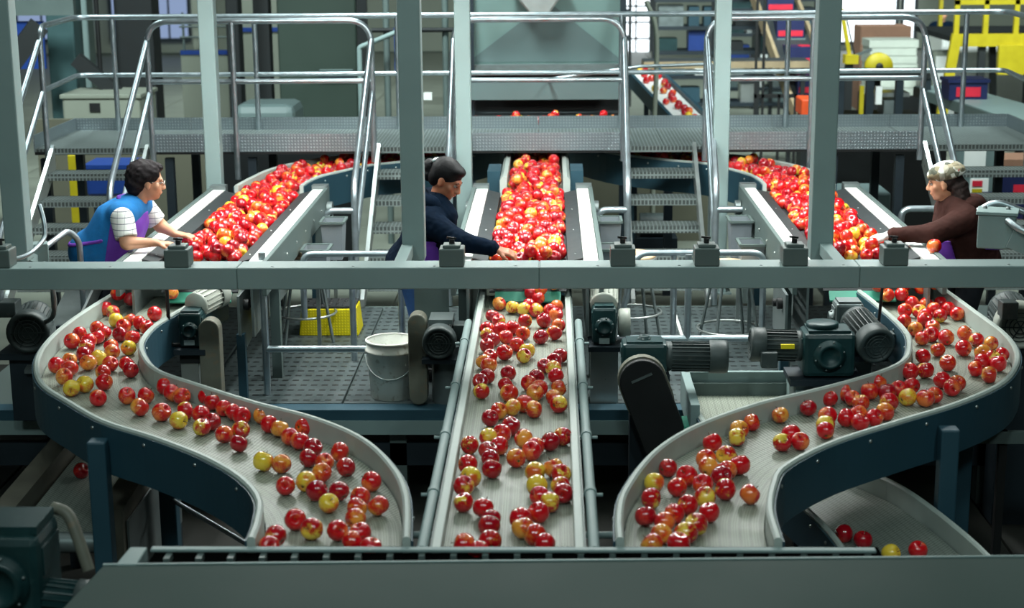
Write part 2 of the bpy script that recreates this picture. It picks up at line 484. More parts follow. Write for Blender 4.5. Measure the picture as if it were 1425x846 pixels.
# ---------------------------------------------------------------- worker platform
def platform():
    p = MB().box(-3.6, 3.6, 9.28, 12.0, -0.1, -0.012).build('floor_platform', PAINT_D)
    p.name = 'floor_platform'; tag(p, 'raised steel workers platform under the slotted rubber mats', 'platform', kind='structure')
    MB().box(-3.6, 3.6, 9.20, 9.28, -0.135, -0.05).build('edge_channel', PAINT, p)
    MB().box(-3.6, 3.6, 9.21, 9.34, -0.05, 0.015).build('edge_toe_plate', NAVY, p)
    for x in (-2.75, -0.92, 0.75, 2.6):
        for y in (9.35, 11.8): MB().box(x - 0.05, x + 0.05, y - 0.05, y + 0.05, GZ, -0.1).build('leg', PAINT_D, p)
    MB().box(-3.6, 3.6, 9.3, 9.36, -0.36, -0.22).build('cross_beam', NAVY_D, p)
    cols = [(-3.05, -2.16), (-2.14, -1.262), (-1.248, -0.36), (-0.34, 0.0), (0.012, 0.9), (0.925, 1.8), (1.815, 2.7)]
    names = ['beside the left sorting table, outer side', 'under the stool by the left sorting table', 'under the white bucket', 'below the centre sorting table', 'right of the centre sorting table', 'under the ringed stool right of the bare seam', 'below the right sorting table']
    for (a, b), n in zip(cols, names):
        m = MB().chbox(((a + b) / 2, 10.62, 0), (b - a, 2.5, 0.024), 0.004).build('rubber_mat', RUBBER)
        recentre(m); m.location.z = -0.0119
        tag(m, 'grey slotted rubber mat ' + n, 'mat', 'rubber mats on the platform')
    tag(recentre(MB().box(0.902, 0.923, 9.36, 11.87, -0.0115, 0.014).build('seam_strip', WHITE)), 'pale seam strip between two rubber mats right of centre', 'strip')
platform()

# ---------------------------------------------------------------- conveyors
def resample(path, n):
    P = np.array(path, float); d = np.r_[0, np.cumsum(np.linalg.norm(np.diff(P, axis=0), axis=1))]
    t = np.linspace(0, d[-1], n)
    return np.stack([np.interp(t, d, P[:, k]) for k in range(P.shape[1])], 1), d[-1]

def curved_conveyor(name, label, left, right, zb, wall=0.10, skirt=0.24, n=64, belt=None, skirts=(True, True), ends=True):
    """belt between two guide rails given as plan polylines running from the far end to the near end"""
    L, _ = resample(smooth_path(left), n); Rr, _ = resample(smooth_path(right), n)
    t = thing(name, label, 'conveyor', (float(L[n // 2][0] + Rr[n // 2][0]) / 2, float(L[n // 2][1] + Rr[n // 2][1]) / 2, GZ))
    C = (L + Rr) / 2; v = np.r_[0, np.cumsum(np.linalg.norm(np.diff(C, axis=0), axis=1))]
    m = 9; vs = []; uv = []; fs = []
    for i in range(n):
        w = np.linalg.norm(Rr[i] - L[i])
        for k in range(m):
            s = k / (m - 1); p = L[i] * (1 - s) + Rr[i] * s
            vs.append((p[0], p[1], zb)); uv.append((s * w, v[i], 0))
    for i in range(n - 1):
        for k in range(m - 1):
            a = i * m + k; fs.append((a, a + 1, a + m + 1, a + m))
    b = len(vs); vs += [(p[0], p[1], zb - 0.03) for p in vs]; uv += uv
    fs += [tuple(b + q for q in f[::-1]) for f in fs]
    for i in range(n - 1):
        for k in (0, m - 1): a = i * m + k; fs.append((a, a + m, b + a + m, b + a))
    for i in (0, n - 1):
        for k in range(m - 1): a = i * m + k; fs.append((a, a + 1, b + a + 1, b + a))
    mb = MB().add(vs, fs); add_uv(mb.build('belt', belt or BELT, t, fix=True), uv)
    for side, P in ((-1, L), (1, Rr)):
        path = [(p[0], p[1], zb) for p in P]
        o = side * 0.005
        sec = [(o, -0.015), (o, wall - 0.008), (o + side * 0.008, wall), (o + side * 0.022, wall), (o + side * 0.03, wall - 0.008), (o + side * 0.03, -0.015)]
        # sweep offsets are positive to the left of travel, i.e. towards +X here
        MB().sweep(path, sec).build('guide_rail', RIM, t)
        if skirts[0 if side < 0 else 1]:
            sec = [(side * 0.037, wall - 0.016), (side * 0.043, wall - 0.016), (side * 0.043, wall - skirt), (side * 0.037, wall - skirt)]
            sk = MB().sweep(path, sec).build('skirt', NAVY, t)
            bolts = MB()
            for i in range(4, n - 2, 5):
                d = P[i + 1] - P[i - 1]; d /= np.linalg.norm(d); nx = np.array([-d[1], d[0]]) * side
                q = P[i] + nx * 0.043
                bolts.lathe([(0, 0.006), (0.007, 0.005), (0.009, 0)], (q[0], q[1], zb + wall - 0.05), (nx[0], nx[1], 0), 8)
            tag(bolts.build('bolt_row', STEEL, sk), kind='stuff')
    return t

S_LEFT = curved_conveyor('curved_conveyor', 'left S-curved conveyor with grey perforated belt and navy side skirt',
    [(-2.60, 9.95), (-2.65, 9.66), (-2.71, 9.01), (-2.71, 8.51), (-2.64, 8.06), (-2.49, 7.65), (-2.27, 7.34), (-2.01, 7.02), (-1.73, 6.79), (-1.45, 6.52), (-1.25, 6.26), (-1.13, 6.01), (-1.09, 5.77), (-1.08, 5.57)],
    [(-2.08, 9.95), (-2.13, 9.5), (-2.22, 9.0), (-2.25, 8.75), (-2.23, 8.43), (-2.14, 8.13), (-2.0, 7.85), (-1.74, 7.59), (-1.4, 7.28), (-1.1, 7.05), (-0.84, 6.74), (-0.67, 6.35), (-0.59, 6.01), (-0.55, 5.57)], 0.54)
S_RIGHT = curved_conveyor('curved_conveyor', 'right S-curved conveyor with grey perforated belt and navy side skirt',
    [(1.82, 9.95), (1.887, 9.674), (1.944, 9.074), (1.957, 8.621), (1.902, 8.298), (1.824, 8.053), (1.684, 7.848), (1.432, 7.614), (1.199, 7.43), (0.978, 7.264), (0.676, 6.942), (0.463, 6.577), (0.315, 6.1), (0.276, 5.796), (0.27, 5.57)],
    [(2.33, 9.95), (2.372, 9.669), (2.412, 9.07), (2.438, 8.618), (2.406, 8.251), (2.31, 7.926), (2.148, 7.612), (1.868, 7.297), (1.511, 6.995), (1.179, 6.70), (0.941, 6.39), (0.869, 6.177), (0.815, 5.89), (0.804, 5.57)], 0.54)
for par, X, Y in ((S_LEFT, -2.04, 6.93), (S_LEFT, -1.9, 7.6), (S_RIGHT, 1.81, 7.11), (S_RIGHT, 2.1, 7.95), (S_RIGHT, 0.55, 6.3), (S_LEFT, -0.95, 6.4)):
    MB().box(X - 0.042, X + 0.042, Y - 0.042, Y + 0.042, GZ, 0.57 if Y < 7.2 and abs(X) > 1.5 else 0.50).build('leg', NAVY, par, bevel=0.008)
MB().tube([(-1.9, 7.6, 0.05), (-1.0, 6.5, 0.05)], 0.012).build('tie_rod', GALV, S_LEFT)
FL_A = [(-0.85, 15.6), (-0.90, 15.0), (-1.15, 14.35), (-1.6, 13.95), (-2.0, 13.6), (-2.25, 13.1), (-2.34, 12.6), (-2.38, 12.22)]
FL_B = [(-0.42, 15.5), (-0.46, 14.7), (-0.78, 14.0), (-1.2, 13.56), (-1.5, 13.32), (-1.68, 13.02), (-1.84, 12.72), (-1.90, 12.45), (-1.92, 12.22)]
FR_A = [(0.18, 15.5), (0.22, 14.7), (0.52, 14.0), (0.95, 13.58), (1.27, 13.35), (1.44, 13.05), (1.58, 12.72), (1.63, 12.45), (1.64, 12.22)]
FR_B = [(0.60, 15.6), (0.65, 15.0), (0.90, 14.35), (1.32, 13.95), (1.72, 13.6), (2.0, 13.1), (2.1, 12.6), (2.12, 12.22)]
FEED_L = curved_conveyor('infeed_conveyor', 'curved infeed conveyor sweeping under the walkway to the left sorting table', FL_A, FL_B, 0.80, 0.09, 0.27)
FEED_R = curved_conveyor('infeed_conveyor', 'curved infeed conveyor sweeping under the walkway to the right sorting table', FR_A, FR_B, 0.80, 0.09, 0.27)
for par, X, Y in ((FEED_L, -0.95, 14.3), (FEED_L, -1.95, 13.2), (FEED_R, 0.70, 14.3), (FEED_R, 1.72, 13.2)):
    MB().box(X - 0.04, X + 0.04, Y - 0.04, Y + 0.04, GZ, 0.77).build('leg', NAVY, par)

def flat_belt(parent, x0, x1, y0, y1, z0, z1, m=None, name='belt'):
    """z0 at y0, z1 at y1"""
    nx, ny = 6, 12; vs = []; uv = []; fs = []
    for j in range(ny + 1):
        t = j / ny
        for i in range(nx + 1):
            s = i / nx
            vs.append((x0 + (x1 - x0) * s, y0 + (y1 - y0) * t, z0 + (z1 - z0) * t)); uv.append(((x1 - x0) * s, abs(y1 - y0) * t, 0))
    w = nx + 1
    for j in range(ny):
        for i in range(nx): a = j * w + i; fs.append((a, a + 1, a + w + 1, a + w))
    b = len(vs); top = list(fs)
    vs += [(v[0], v[1], v[2] - 0.03) for v in vs]; uv += uv
    fs += [tuple(b + q for q in f[::-1]) for f in top]
    for j in range(ny):
        for i in (0, nx): a = j * w + i; fs.append((a, a + w, b + a + w, b + a))
    for j in (0, ny):
        for i in range(nx): a = j * w + i; fs.append((a, a + 1, b + a + 1, b + a))
    o = MB().add(vs, fs).build(name, m or BELT, parent); add_uv(o, uv); return o

def centre_conveyor():
    t = thing('straight_conveyor', 'straight centre conveyor with perforated grey belt running towards the front rail', 'conveyor', (-0.16, 7.7, GZ))
    flat_belt(t, -0.405, 0.085, 5.57, 9.95, 0.54, 0.54)
    for a, b in ((-0.44, -0.405), (0.085, 0.12)):
        MB().box(a, b, 5.57, 10.0, 0.50, 0.60).build('guide_rail', RIM, t, bevel=0.006)
        c = a - 0.008 if a < -0.2 else b
        MB().box(c, c + 0.008, 5.57, 10.0, 0.40, 0.59).build('side_panel', PAINT_D, t)
    for x in (-0.475, 0.157):
        tu = MB().tube(fillet([(x, 9.1, 0.36), (x, 9.1, 0.585), (x, 5.57, 0.585)], 0.05), 0.021, 14).build('rail_tube', PAINT, t)
        for y in (8.62, 7.75, 6.95, 6.2):
            c = MB(); c.cyl((x, y - 0.02, 0.585), (x, y + 0.02, 0.585), 0.0255, 14)
            s = -1 if x < 0 else 1
            c.cyl((x - s * 0.03, y, 0.575), (x + s * 0.05, y, 0.575), 0.008, 8)
            c.build('collar', PAINT, tu)
    for x in (-0.42, 0.1):
        for y in (6.1, 7.6, 9.2): MB().box(x - 0.03, x + 0.03, y - 0.03, y + 0.03, GZ if y < 9 else -0.0, 0.5).build('leg', NAVY_D, t)
    for y, z in ((5.95, 0.50),):
        MB().cyl((-0.6, y, z), (-0.44, y, z), 0.014, 10).build('tie_rod', PAINT, t); MB().cyl((0.12, y, z), (0.3, y, z), 0.014, 10).build('tie_rod', PAINT, t)
    return t
centre_conveyor()

def sorting_table(c, side, label, loc):
    t = thing('sorting_table', label, 'conveyor', (c, 10.9, 0))
    flat_belt(t, c - 0.24, c + 0.24, 9.8, 12.25, 0.78, 0.78, BLACKP)
    for s in (-1, 1):
        q = lambda d: c + s * d
        lo, hi = sorted((q(0.242), q(0.335)))
        MB().prism([(q(0.242), 0.775), (q(0.242), 0.825), (q(0.335), 0.848), (q(0.335), 0.70), (q(0.25), 0.70)], 9.62, 12.2, 'y').build('black_side_plate', BLACKP, t)
        for y0, y1 in ((9.5, 10.76), (10.77, 12.2)):
            lo, hi = sorted((q(0.336), q(0.425)))
            MB().box(lo, hi, y0, y1, 0.80, 0.857).build('white_ledge_strip', WHITE, t, bevel=0.004)
        lo, hi = sorted((q(0.427), q(0.455)))
        f = MB().box(lo, hi, 9.42, 12.28, 0.66, 0.868).build('side_frame', PAINT_D, t, bevel=0.004)
        bl = MB()
        for y in np.arange(9.8, 12.2, 0.4):
            bl.lathe([(0, 0.006), (0.008, 0.004), (0.01, 0)], (q(0.456), y, 0.76), (s, 0, 0), 8)
            bl.lathe([(0, 0.004), (0.004, 0.003), (0.005, 0)], (q(0.29), y, 0.8375), (0, 0, 1), 8) if int(y * 10) % 8 < 4 else None
        tag(bl.build('bolt_row', STEEL, f), kind='stuff')
        lo, hi = sorted((q(0.33), q(0.45)))
        MB().box(lo, hi, 12.2, 12.3, 0.78, 0.885).build('end_bracket', STEEL_D, t)
        for y in (9.95, 12.0): MB().box(q(0.41) - 0.03, q(0.41) + 0.03, y - 0.03, y + 0.03, 0.012, 0.78).build('leg', PAINT_D, t)
        MB().cyl((q(0.46), 12.1, 0.72), (q(0.5), 12.1, 0.72), 0.06, 16).build('roller_bearing', STEEL_D, t)
        lo, hi = sorted((q(0.35), q(0.365)))
        MB().box(lo, hi, 9.45, 11.9, 0.40, 0.70).build('lower_panel', STEEL_D, t)
    MB().cyl((c - 0.24, 9.8, 0.735), (c + 0.24, 9.8, 0.735), 0.042, 16).build('end_roller', STEEL_D, t)
    # transfer slide down to the lower belt: black sheet ending in a teal plastic lip
    MB().prism([(9.76, 0.755), (9.765, 0.745), (9.655, 0.625), (9.65, 0.635)], c - 0.235, c + 0.235, 'x').build('slide_sheet', BLACKP, t)
    MB().prism([(9.65, 0.634), (9.655, 0.624), (9.605, 0.575), (9.60, 0.585)], c - 0.20, c + 0.20, 'x').build('teal_slide_lip', TEAL, t)
    return t
sorting_table(-2.15, -1, 'left sorting table piled with apples between white ledges, in front of the woman in blue', None)
sorting_table(-0.14, 0, 'centre sorting table piled with apples between white ledges, beside the woman in navy', None)
sorting_table(1.885, 1, 'right sorting table piled with apples between white ledges, beside the woman in brown', None)

def centre_infeed():
    t = thing('infeed_conveyor', 'straight steel infeed conveyor feeding the centre sorting table from under the walkway', 'conveyor', (-0.12, 13.5, GZ))
    flat_belt(t, -0.33, 0.09, 12.32, 15.3, 0.80, 0.84)
    for s, x in ((-1, -0.335), (1, 0.095)):
        MB().prism([(x, 0.77), (x, 0.92), (x + s * 0.03, 0.93), (x + s * 0.055, 0.90), (x + s * 0.055, 0.77)], 12.33, 15.3, 'y').build('guide_rail', RIM, t)
        lo, hi = sorted((x + s * 0.06, x + s * 0.16))
        MB().box(lo, hi, 12.6, 13.0, 0.70, 0.93).build('drive_cover', NAVY, t)
        for y in (12.7, 14.9): MB().box(x + s * 0.03 - 0.03, x + s * 0.03 + 0.03, y - 0.03, y + 0.03, GZ, 0.77).build('leg', NAVY, t)
centre_infeed()

# front collecting conveyor: cover plate, slotted rail, end block (nearest the viewer)
def front_cover():
    t = thing('collecting_conveyor', 'wide grey cover plate and slotted rail of the cross conveyor nearest the viewer', 'conveyor', (0.6, 4.9, GZ))
    MB().prism([(-1.60, 5.40), (2.95, 5.53), (2.95, 4.2), (-1.72, 4.2)], 0.555, 0.60, 'z').build('cover_plate', COVER, t, bevel=0.008)
    MB().prism([(-1.58, 5.38), (2.93, 5.51), (2.93, 4.22), (-1.68, 4.22)], 0.2, 0.554, 'z').build('conveyor_body', PAINT_D, t)
    MB().box(-1.46, 1.17, 5.515, 5.55, 0.60, 0.612).build('slotted_rail', PAINT, t, bevel=0.004)
    b = MB()
    for x in np.arange(-1.40, 1.15, 0.115): b.box(x, x + 0.022, 5.455 + (x + 1.6) * 0.03, 5.52, 0.575, 0.598)
    tag(b.build('rail_lugs', PAINT_D, t), kind='stuff')
    MB().box(-1.46, 1.2, 5.42, 5.64, 0.543, 0.576).build('slot_floor', SLOT, t)
    MB().prism([(-1.60, 5.391), (2.95, 5.521), (2.95, 5.532), (-1.60, 5.402)], 0.5985, 0.6045, 'z').build('edge_highlight_strip', PAINT, t)  # paler strip painted in as the highlight along the cover edge
    MB().prism([(-1.555, 5.39), (-1.48, 5.39), (-1.48, 5.56), (-1.545, 5.56)], 0.5, 0.605, 'z').build('end_block', PAINT, t, bevel=0.006)
    for x in (-1.3, 2.6):
        MB().box(x - 0.05, x + 0.05, 4.9, 5.0, GZ, 0.2).build('leg', NAVY_D, t)
front_cover()

# lower reject conveyors
LOW_R = curved_conveyor('lower_conveyor', 'lower curved conveyor under the right S-curve carrying a few apples',
    [(0.82, 8.7), (0.86, 8.3), (0.98, 7.75), (1.13, 7.32), (1.25, 6.78), (1.30, 6.2)], [(1.34, 8.7), (1.36, 8.2), (1.43, 7.76), (1.65, 7.35), (1.80, 6.72), (1.86, 6.2)], 0.10, 0.10, 0.2, belt=BELT_D)
def takeaway():
    t = thing('takeaway_conveyor', 'white framed takeaway conveyor below the large green motor, right of centre', 'conveyor', (1.1, 9.2, GZ))
    flat_belt(t, 0.82, 1.36, 8.72, 9.19, 0.10, 0.13, BELT)
    MB().box(0.78, 1.40, 9.16, 9.195, 0.13, 0.26).build('end_panel', PAINT, t); MB().box(0.80, 1.38, 9.13, 9.16, 0.10, 0.2).build('end_lip', PAINT_D, t)
    MB().box(0.76, 0.81, 8.5, 9.195, 0.06, 0.26).build('side_rail', PAINT, t, bevel=0.004); MB().box(1.37, 1.42, 8.5, 9.195, 0.06, 0.26).build('side_rail', PAINT, t, bevel=0.004)
    MB().box(0.73, 0.765, 8.55, 8.75, 0.0, 0.12).build('teal_wear_block', TEAL, t)
    for x in (0.79, 1.39): MB().box(x - 0.03, x + 0.03, 8.6, 8.66, GZ, 0.06).build('leg', NAVY_D, t)
takeaway()
def low_left():
    t = thing('lower_conveyor', 'inclined reject conveyor with worn steel sides under the left S-curve', 'conveyor', (-2.3, 7.5, GZ))
    A = Vector((-2.30, 8.3, 0.06)); B = Vector((-2.22, 6.55, 0.06))
    vs = []
    flat_belt(t, -2.52, -2.13, 7.10, 8.5, 0.05, 0.10, BELT_D)
    for x0, x1, h in ((-2.64, -2.53, 0.10), (-2.12, -2.00, 0.12)):
        MB().hexa([(x0, 7.10, -0.12), (x1, 7.10, -0.12), (x1, 8.5, -0.06), (x0, 8.5, -0.06), (x0, 7.10, 0.05 + h), (x1, 7.10, 0.05 + h), (x1, 8.5, 0.10 + h), (x0, 8.5, 0.10 + h)]).build('side_rail', WORN, t)
    MB().box(-1.995, -1.985, 7.15, 8.2, -0.3, 0.1).build('side_guard', STEEL_D, t)
    MB().cyl((-2.56, 7.08, 0.02), (-2.1, 7.08, 0.02), 0.05, 14).build('end_roller', STEEL_D, t)
    for x in (-2.6, -2.05):
        for y in (7.3, 8.3): MB().box(x - 0.03, x + 0.03, y - 0.03, y + 0.03, GZ, -0.05).build('leg', NAVY_D, t)
low_left()

# ---------------------------------------------------------------- steel frame: posts, beam, ties, stub caps
def frame():
    P = [(-2.975, 'left dark grey square post at the photo edge beside the blue vest woman'), (-0.76, 'dark grey square post beside the woman in navy'), (1.49, 'dark grey square post left of the woman in brown'), (3.7, 'dark grey square post outside the right edge')]
    for x, lab in P:
        t = thing('steel_post', lab, 'post', (x, 8.86, 1.0))
        MB().box(x - 0.062, x + 0.062, 8.80, 8.925, 1.0, 3.1).build('post', PAINT, t, bevel=0.008)
        s = 0.0 if x > 1 else -0.0
        MB().box(x - 0.035 + (-0.03 if x < 1 else 0.02), x + 0.03 + (-0.03 if x < 1 else 0.02), 8.335, 8.80, 1.03, 1.095).build('tie', PAINT, t, bevel=0.004)
    for x, lab in ((-2.60, 'pale lit square post behind the left sorting table'), (-0.665, 'pale lit square post behind the woman in navy'), (1.30, 'pale lit square post between the right stairs and sorting table')):
        t = thing('steel_post', lab, 'post', (x, 12.42, 0))
        MB().box(x - 0.06, x + 0.06, 12.36, 12.48, 0.0, 3.1).build('post', PAINT, t, bevel=0.008)
        MB().box(x - 0.1, x + 0.1, 12.32, 12.52, 0.0, 0.012).build('base_plate', PAINT, t)
    t = thing('cross_beam', 'long grey horizontal beam crossing the whole picture above the conveyors', 'beam', (0, 8.24, 0.985))
    xs = [-3.6, -1.62, -0.06, 1.58, 3.7]
    MB().box(-3.59, 3.69, 8.16, 8.33, 0.99, 1.095).build('beam_core', PAINT_D, t)
    for a, b in zip(xs[:-1], xs[1:]):
        MB().box(a + 0.001, b - 0.001, 8.155, 8.335, 0.985, 1.10).build('beam_section', PAINT, t, bevel=0.006)
    b = MB()
    for x in np.arange(-2.7, 3.0, 0.42): b.lathe([(0, 0.004), (0.007, 0.003), (0.009, 0)], (x, 8.19, 1.0995), (0, 0, 1), 8)
    tag(b.build('bolt_row', STEEL_D, t), kind='stuff')
    for x in (-3.4, 3.5): MB().box(x - 0.05, x + 0.05, 8.19, 8.30, GZ, 0.985).build('leg', PAINT, t)
    order = ['leftmost, at the photo edge', 'in front of the blue vest woman', 'beside the navy hooded woman', 'right of the centre table', 'in front of the middle stairs', 'left of the right dark post', 'in front of the brown hooded woman']
    for x, n in zip((-2.86, -1.93, -0.51, 0.37, 0.80, 1.25, 1.76), order):
        c = thing('stub_cap', 'square grey stub on the beam, ' + n, 'bracket', (x, 8.21, 1.10), 'grey stubs on the cross beam')
        MB().box(x - 0.064, x + 0.064, 8.157, 8.28, 1.101, 1.195).build('stub_body', PAINT_D, c, bevel=0.006)
        MB().box(x - 0.045, x + 0.045, 8.175, 8.265, 1.195, 1.212).build('stub_lid', PAINT_D, c, bevel=0.004)
        m = MB(); m.cyl((x, 8.22, 1.21), (x, 8.22, 1.235), 0.014, 8); m.bar((x - 0.025, 8.22, 1.243), (x + 0.02, 8.235, 1.236), 0.012, 0.01); m.build('clamp_bolt', BLACK, c)
    t = thing('overhead_frame', 'overhead lamp frame joining the posts above the picture', 'frame', (0, 10.6, 3.1))
    for y in (8.86, 12.42): MB().box(-3.2, 3.9, y - 0.06, y + 0.06, 3.1, 3.2).build('rail', PAINT, t)
    for x in (-2.97, -2.15, -0.7, -0.14, 1.4, 1.885): MB().box(x - 0.04, x + 0.04, 8.92, 12.36, 3.1, 3.18).build('rail', PAINT, t)
frame()

# ---------------------------------------------------------------- walkway, stairs and railings
DZ, DY0, DY1 = 1.02, 13.38, 14.6
STAIRS = [(-4.16, -3.34, 'far left stairs behind the blue vest woman'), (-1.44, -0.80, 'stairs left of the navy hooded woman'), (0.605, 1.20, 'stairs right of the centre sorting table'), (3.06, 3.92, 'far right stairs behind the brown hooded woman')]
def walkway():
    t = thing('walkway', 'galvanised raised walkway with diamond kick plates crossing behind the sorting tables', 'walkway', (0, 14, GZ))
    xs = np.linspace(-4.3, 4.08, 9)
    for a, b in zip(xs[:-1], xs[1:]): MB().box(a + 0.003, b - 0.003, DY0, DY1, DZ - 0.03, DZ).build('deck_panel', GRATE, t)
    edges = [(-3.30, -1.47), (-0.80, 0.60), (1.275, 3.03)]
    for a, b in edges: MB().box(a, b, DY0 - 0.012, DY0 - 0.002, DZ - 0.035, DZ + 0.115).build('front_kick_plate', DIAMOND, t)
    for a, b in zip(xs[:-1], xs[1:]): MB().box(a + 0.002, b - 0.002, DY1 - 0.004, DY1 + 0.006, DZ - 0.03, DZ + 0.11).build('rear_kick_plate', DIAMOND, t)
    for x in (-4.3, 4.08): MB().box(x - 0.005, x + 0.005, DY0, DY1, DZ - 0.03, DZ + 0.11).build('end_kick_plate', DIAMOND, t)
    MB().box(-4.3, 4.08, DY0 - 0.002, DY0 + 0.04, DZ - 0.055, DZ - 0.03).build('front_beam', BLACK, t); MB().box(-4.3, 4.08, DY1 - 0.05, DY1, DZ - 0.13, DZ - 0.03).build('rear_beam', STEEL_D, t)
    for x in (-4.25, -3.2, -2.5, 2.35, 2.9, 4.0):
        for y in (13.5, 14.5): MB().box(x - 0.035, x + 0.035, y - 0.035, y + 0.035, GZ, DZ - 0.1).build('leg', NAVY_D, t)
walkway()

def stairs(x0, x1, lab):
    t = thing('stairs', 'galvanised grip-tread ' + lab, 'stairs', ((x0 + x1) / 2, 12.8, 0))
    for k in range(1, 6):
        y = DY0 - 0.24 * k; z = DZ - 0.18 * k
        tr = MB(); tr.box(x0 + 0.03, x1 - 0.03, y, y + 0.235, z - 0.012, z)
        tr.box(x0 + 0.03, x1 - 0.03, y - 0.004, y + 0.006, z - 0.055, z)
        tr.build('tread', GRATE, t)
    tr = MB(); tr.box(x0 + 0.03, x1 - 0.03, DY0 - 0.006, DY0 + 0.004, DZ - 0.05, DZ); tr.build('nosing', GRATE, t)
    for x in (x0, x1):
        lo, hi = (x, x + 0.03) if x == x0 else (x - 0.03, x)
        MB().prism([(DY0 + 0.0, DZ + 0.03), (DY0 + 0.0, DZ - 0.17), (12.03, 0.0), (11.92, 0.0), (11.92, 0.06)], lo, hi, 'x').build('stringer', STEEL, t)
for s in STAIRS: stairs(*s)

RT = 0.025
RETURNS = {1: -0.36, 2: -0.22, 4: -0.22, 5: 0.26, 6: -0.42}
ENDS = (-4.19, -3.30, -1.46, -0.79, 0.60, 1.27, 3.03, 3.97)
def stair_rail(x, lab, grp, k):
    e = ENDS[k]
    t = thing('stair_handrail', 'tubular steel handrail ' + lab, 'railing', (x, 12.7, 0), grp)
    MB().tube(fillet([(e, 13.345, 1.90), (x, 11.98, 0.90), (x, 11.98, 0.0)], 0.12), RT, 12).build('handrail', GALV, t)
    MB().tube([(e, 13.345, 1.48), (x, 11.99, 0.48)], RT * 0.9, 12).build('lower_rail', GALV, t)
    if k in RETURNS:
        d = RETURNS[k] if k != 1 else 0.36
        MB().tube(fillet([(x, 11.98, 0.73), (x + d, 11.98, 0.73), (x + d * 1.05, 11.98, 0.03)], 0.07), RT, 12).build('return_tube', GALV, t)
for i, (x0, x1, lab) in enumerate(STAIRS):
    stair_rail(x0 - 0.03, 'left of the ' + lab, 'stair handrails', 2 * i); stair_rail(x1 + 0.03, 'right of the ' + lab, 'stair handrails', 2 * i + 1)

def railing(label, x0, x1, y, mids, zt=2.06, zm=1.57):
    t = thing('guard_railing', label, 'railing', ((x0 + x1) / 2, y, DZ), 'walkway guard railings')
    MB().tube(fillet([(x0, y, DZ - 0.12), (x0, y, zt), (x1, y, zt), (x1, y, DZ - 0.12)], 0.2, 8), RT, 12).build('top_rail', GALV, t)
    MB().tube([(x0, y, zm), (x1, y, zm)], RT * 0.85, 12).build('middle_rail', GALV, t)
    for x in mids: MB().tube([(x, y, DZ - 0.26), (x, y, zt)], RT * 0.95, 12).build('post', GALV, t)
railing('front guard railing on the walkway between the far left and left stairs', -3.30, -1.46, DY0 - 0.035, (-2.60,))
railing('front guard railing on the walkway above the centre sorting table', -0.79, 0.60, DY0 - 0.035, ())
railing('front guard railing on the walkway between the middle and far right stairs', 1.27, 3.03, DY0 - 0.035, (2.13,))
t = thing('guard_railing', 'long rear guard railing along the far edge of the walkway', 'railing', (0, 14.56, DZ), 'walkway guard railings')
MB().tube(fillet([(-4.19, 13.38, DZ - 0.1), (-4.19, 13.38, 2.02), (-4.24, 14.56, 2.03), (4.02, 14.56, 2.03), (3.97, 13.38, 2.02), (3.97, 13.38, DZ - 0.1)], 0.16, 8), RT, 12).build('top_rail', GALV, t)
MB().tube(fillet([(-4.19, 13.38, 1.50), (-4.24, 14.56, 1.52), (4.02, 14.56, 1.52), (3.97, 13.38, 1.50)], 0.1, 6), RT * 0.85, 12).build('middle_rail', GALV, t)
for x in (-3.9, -2.63, -1.36, 0.63, 2.1, 3.66): MB().tube([(x, 14.56, DZ), (x, 14.56, 2.03)], RT * 0.95, 12).build('post', GALV, t)

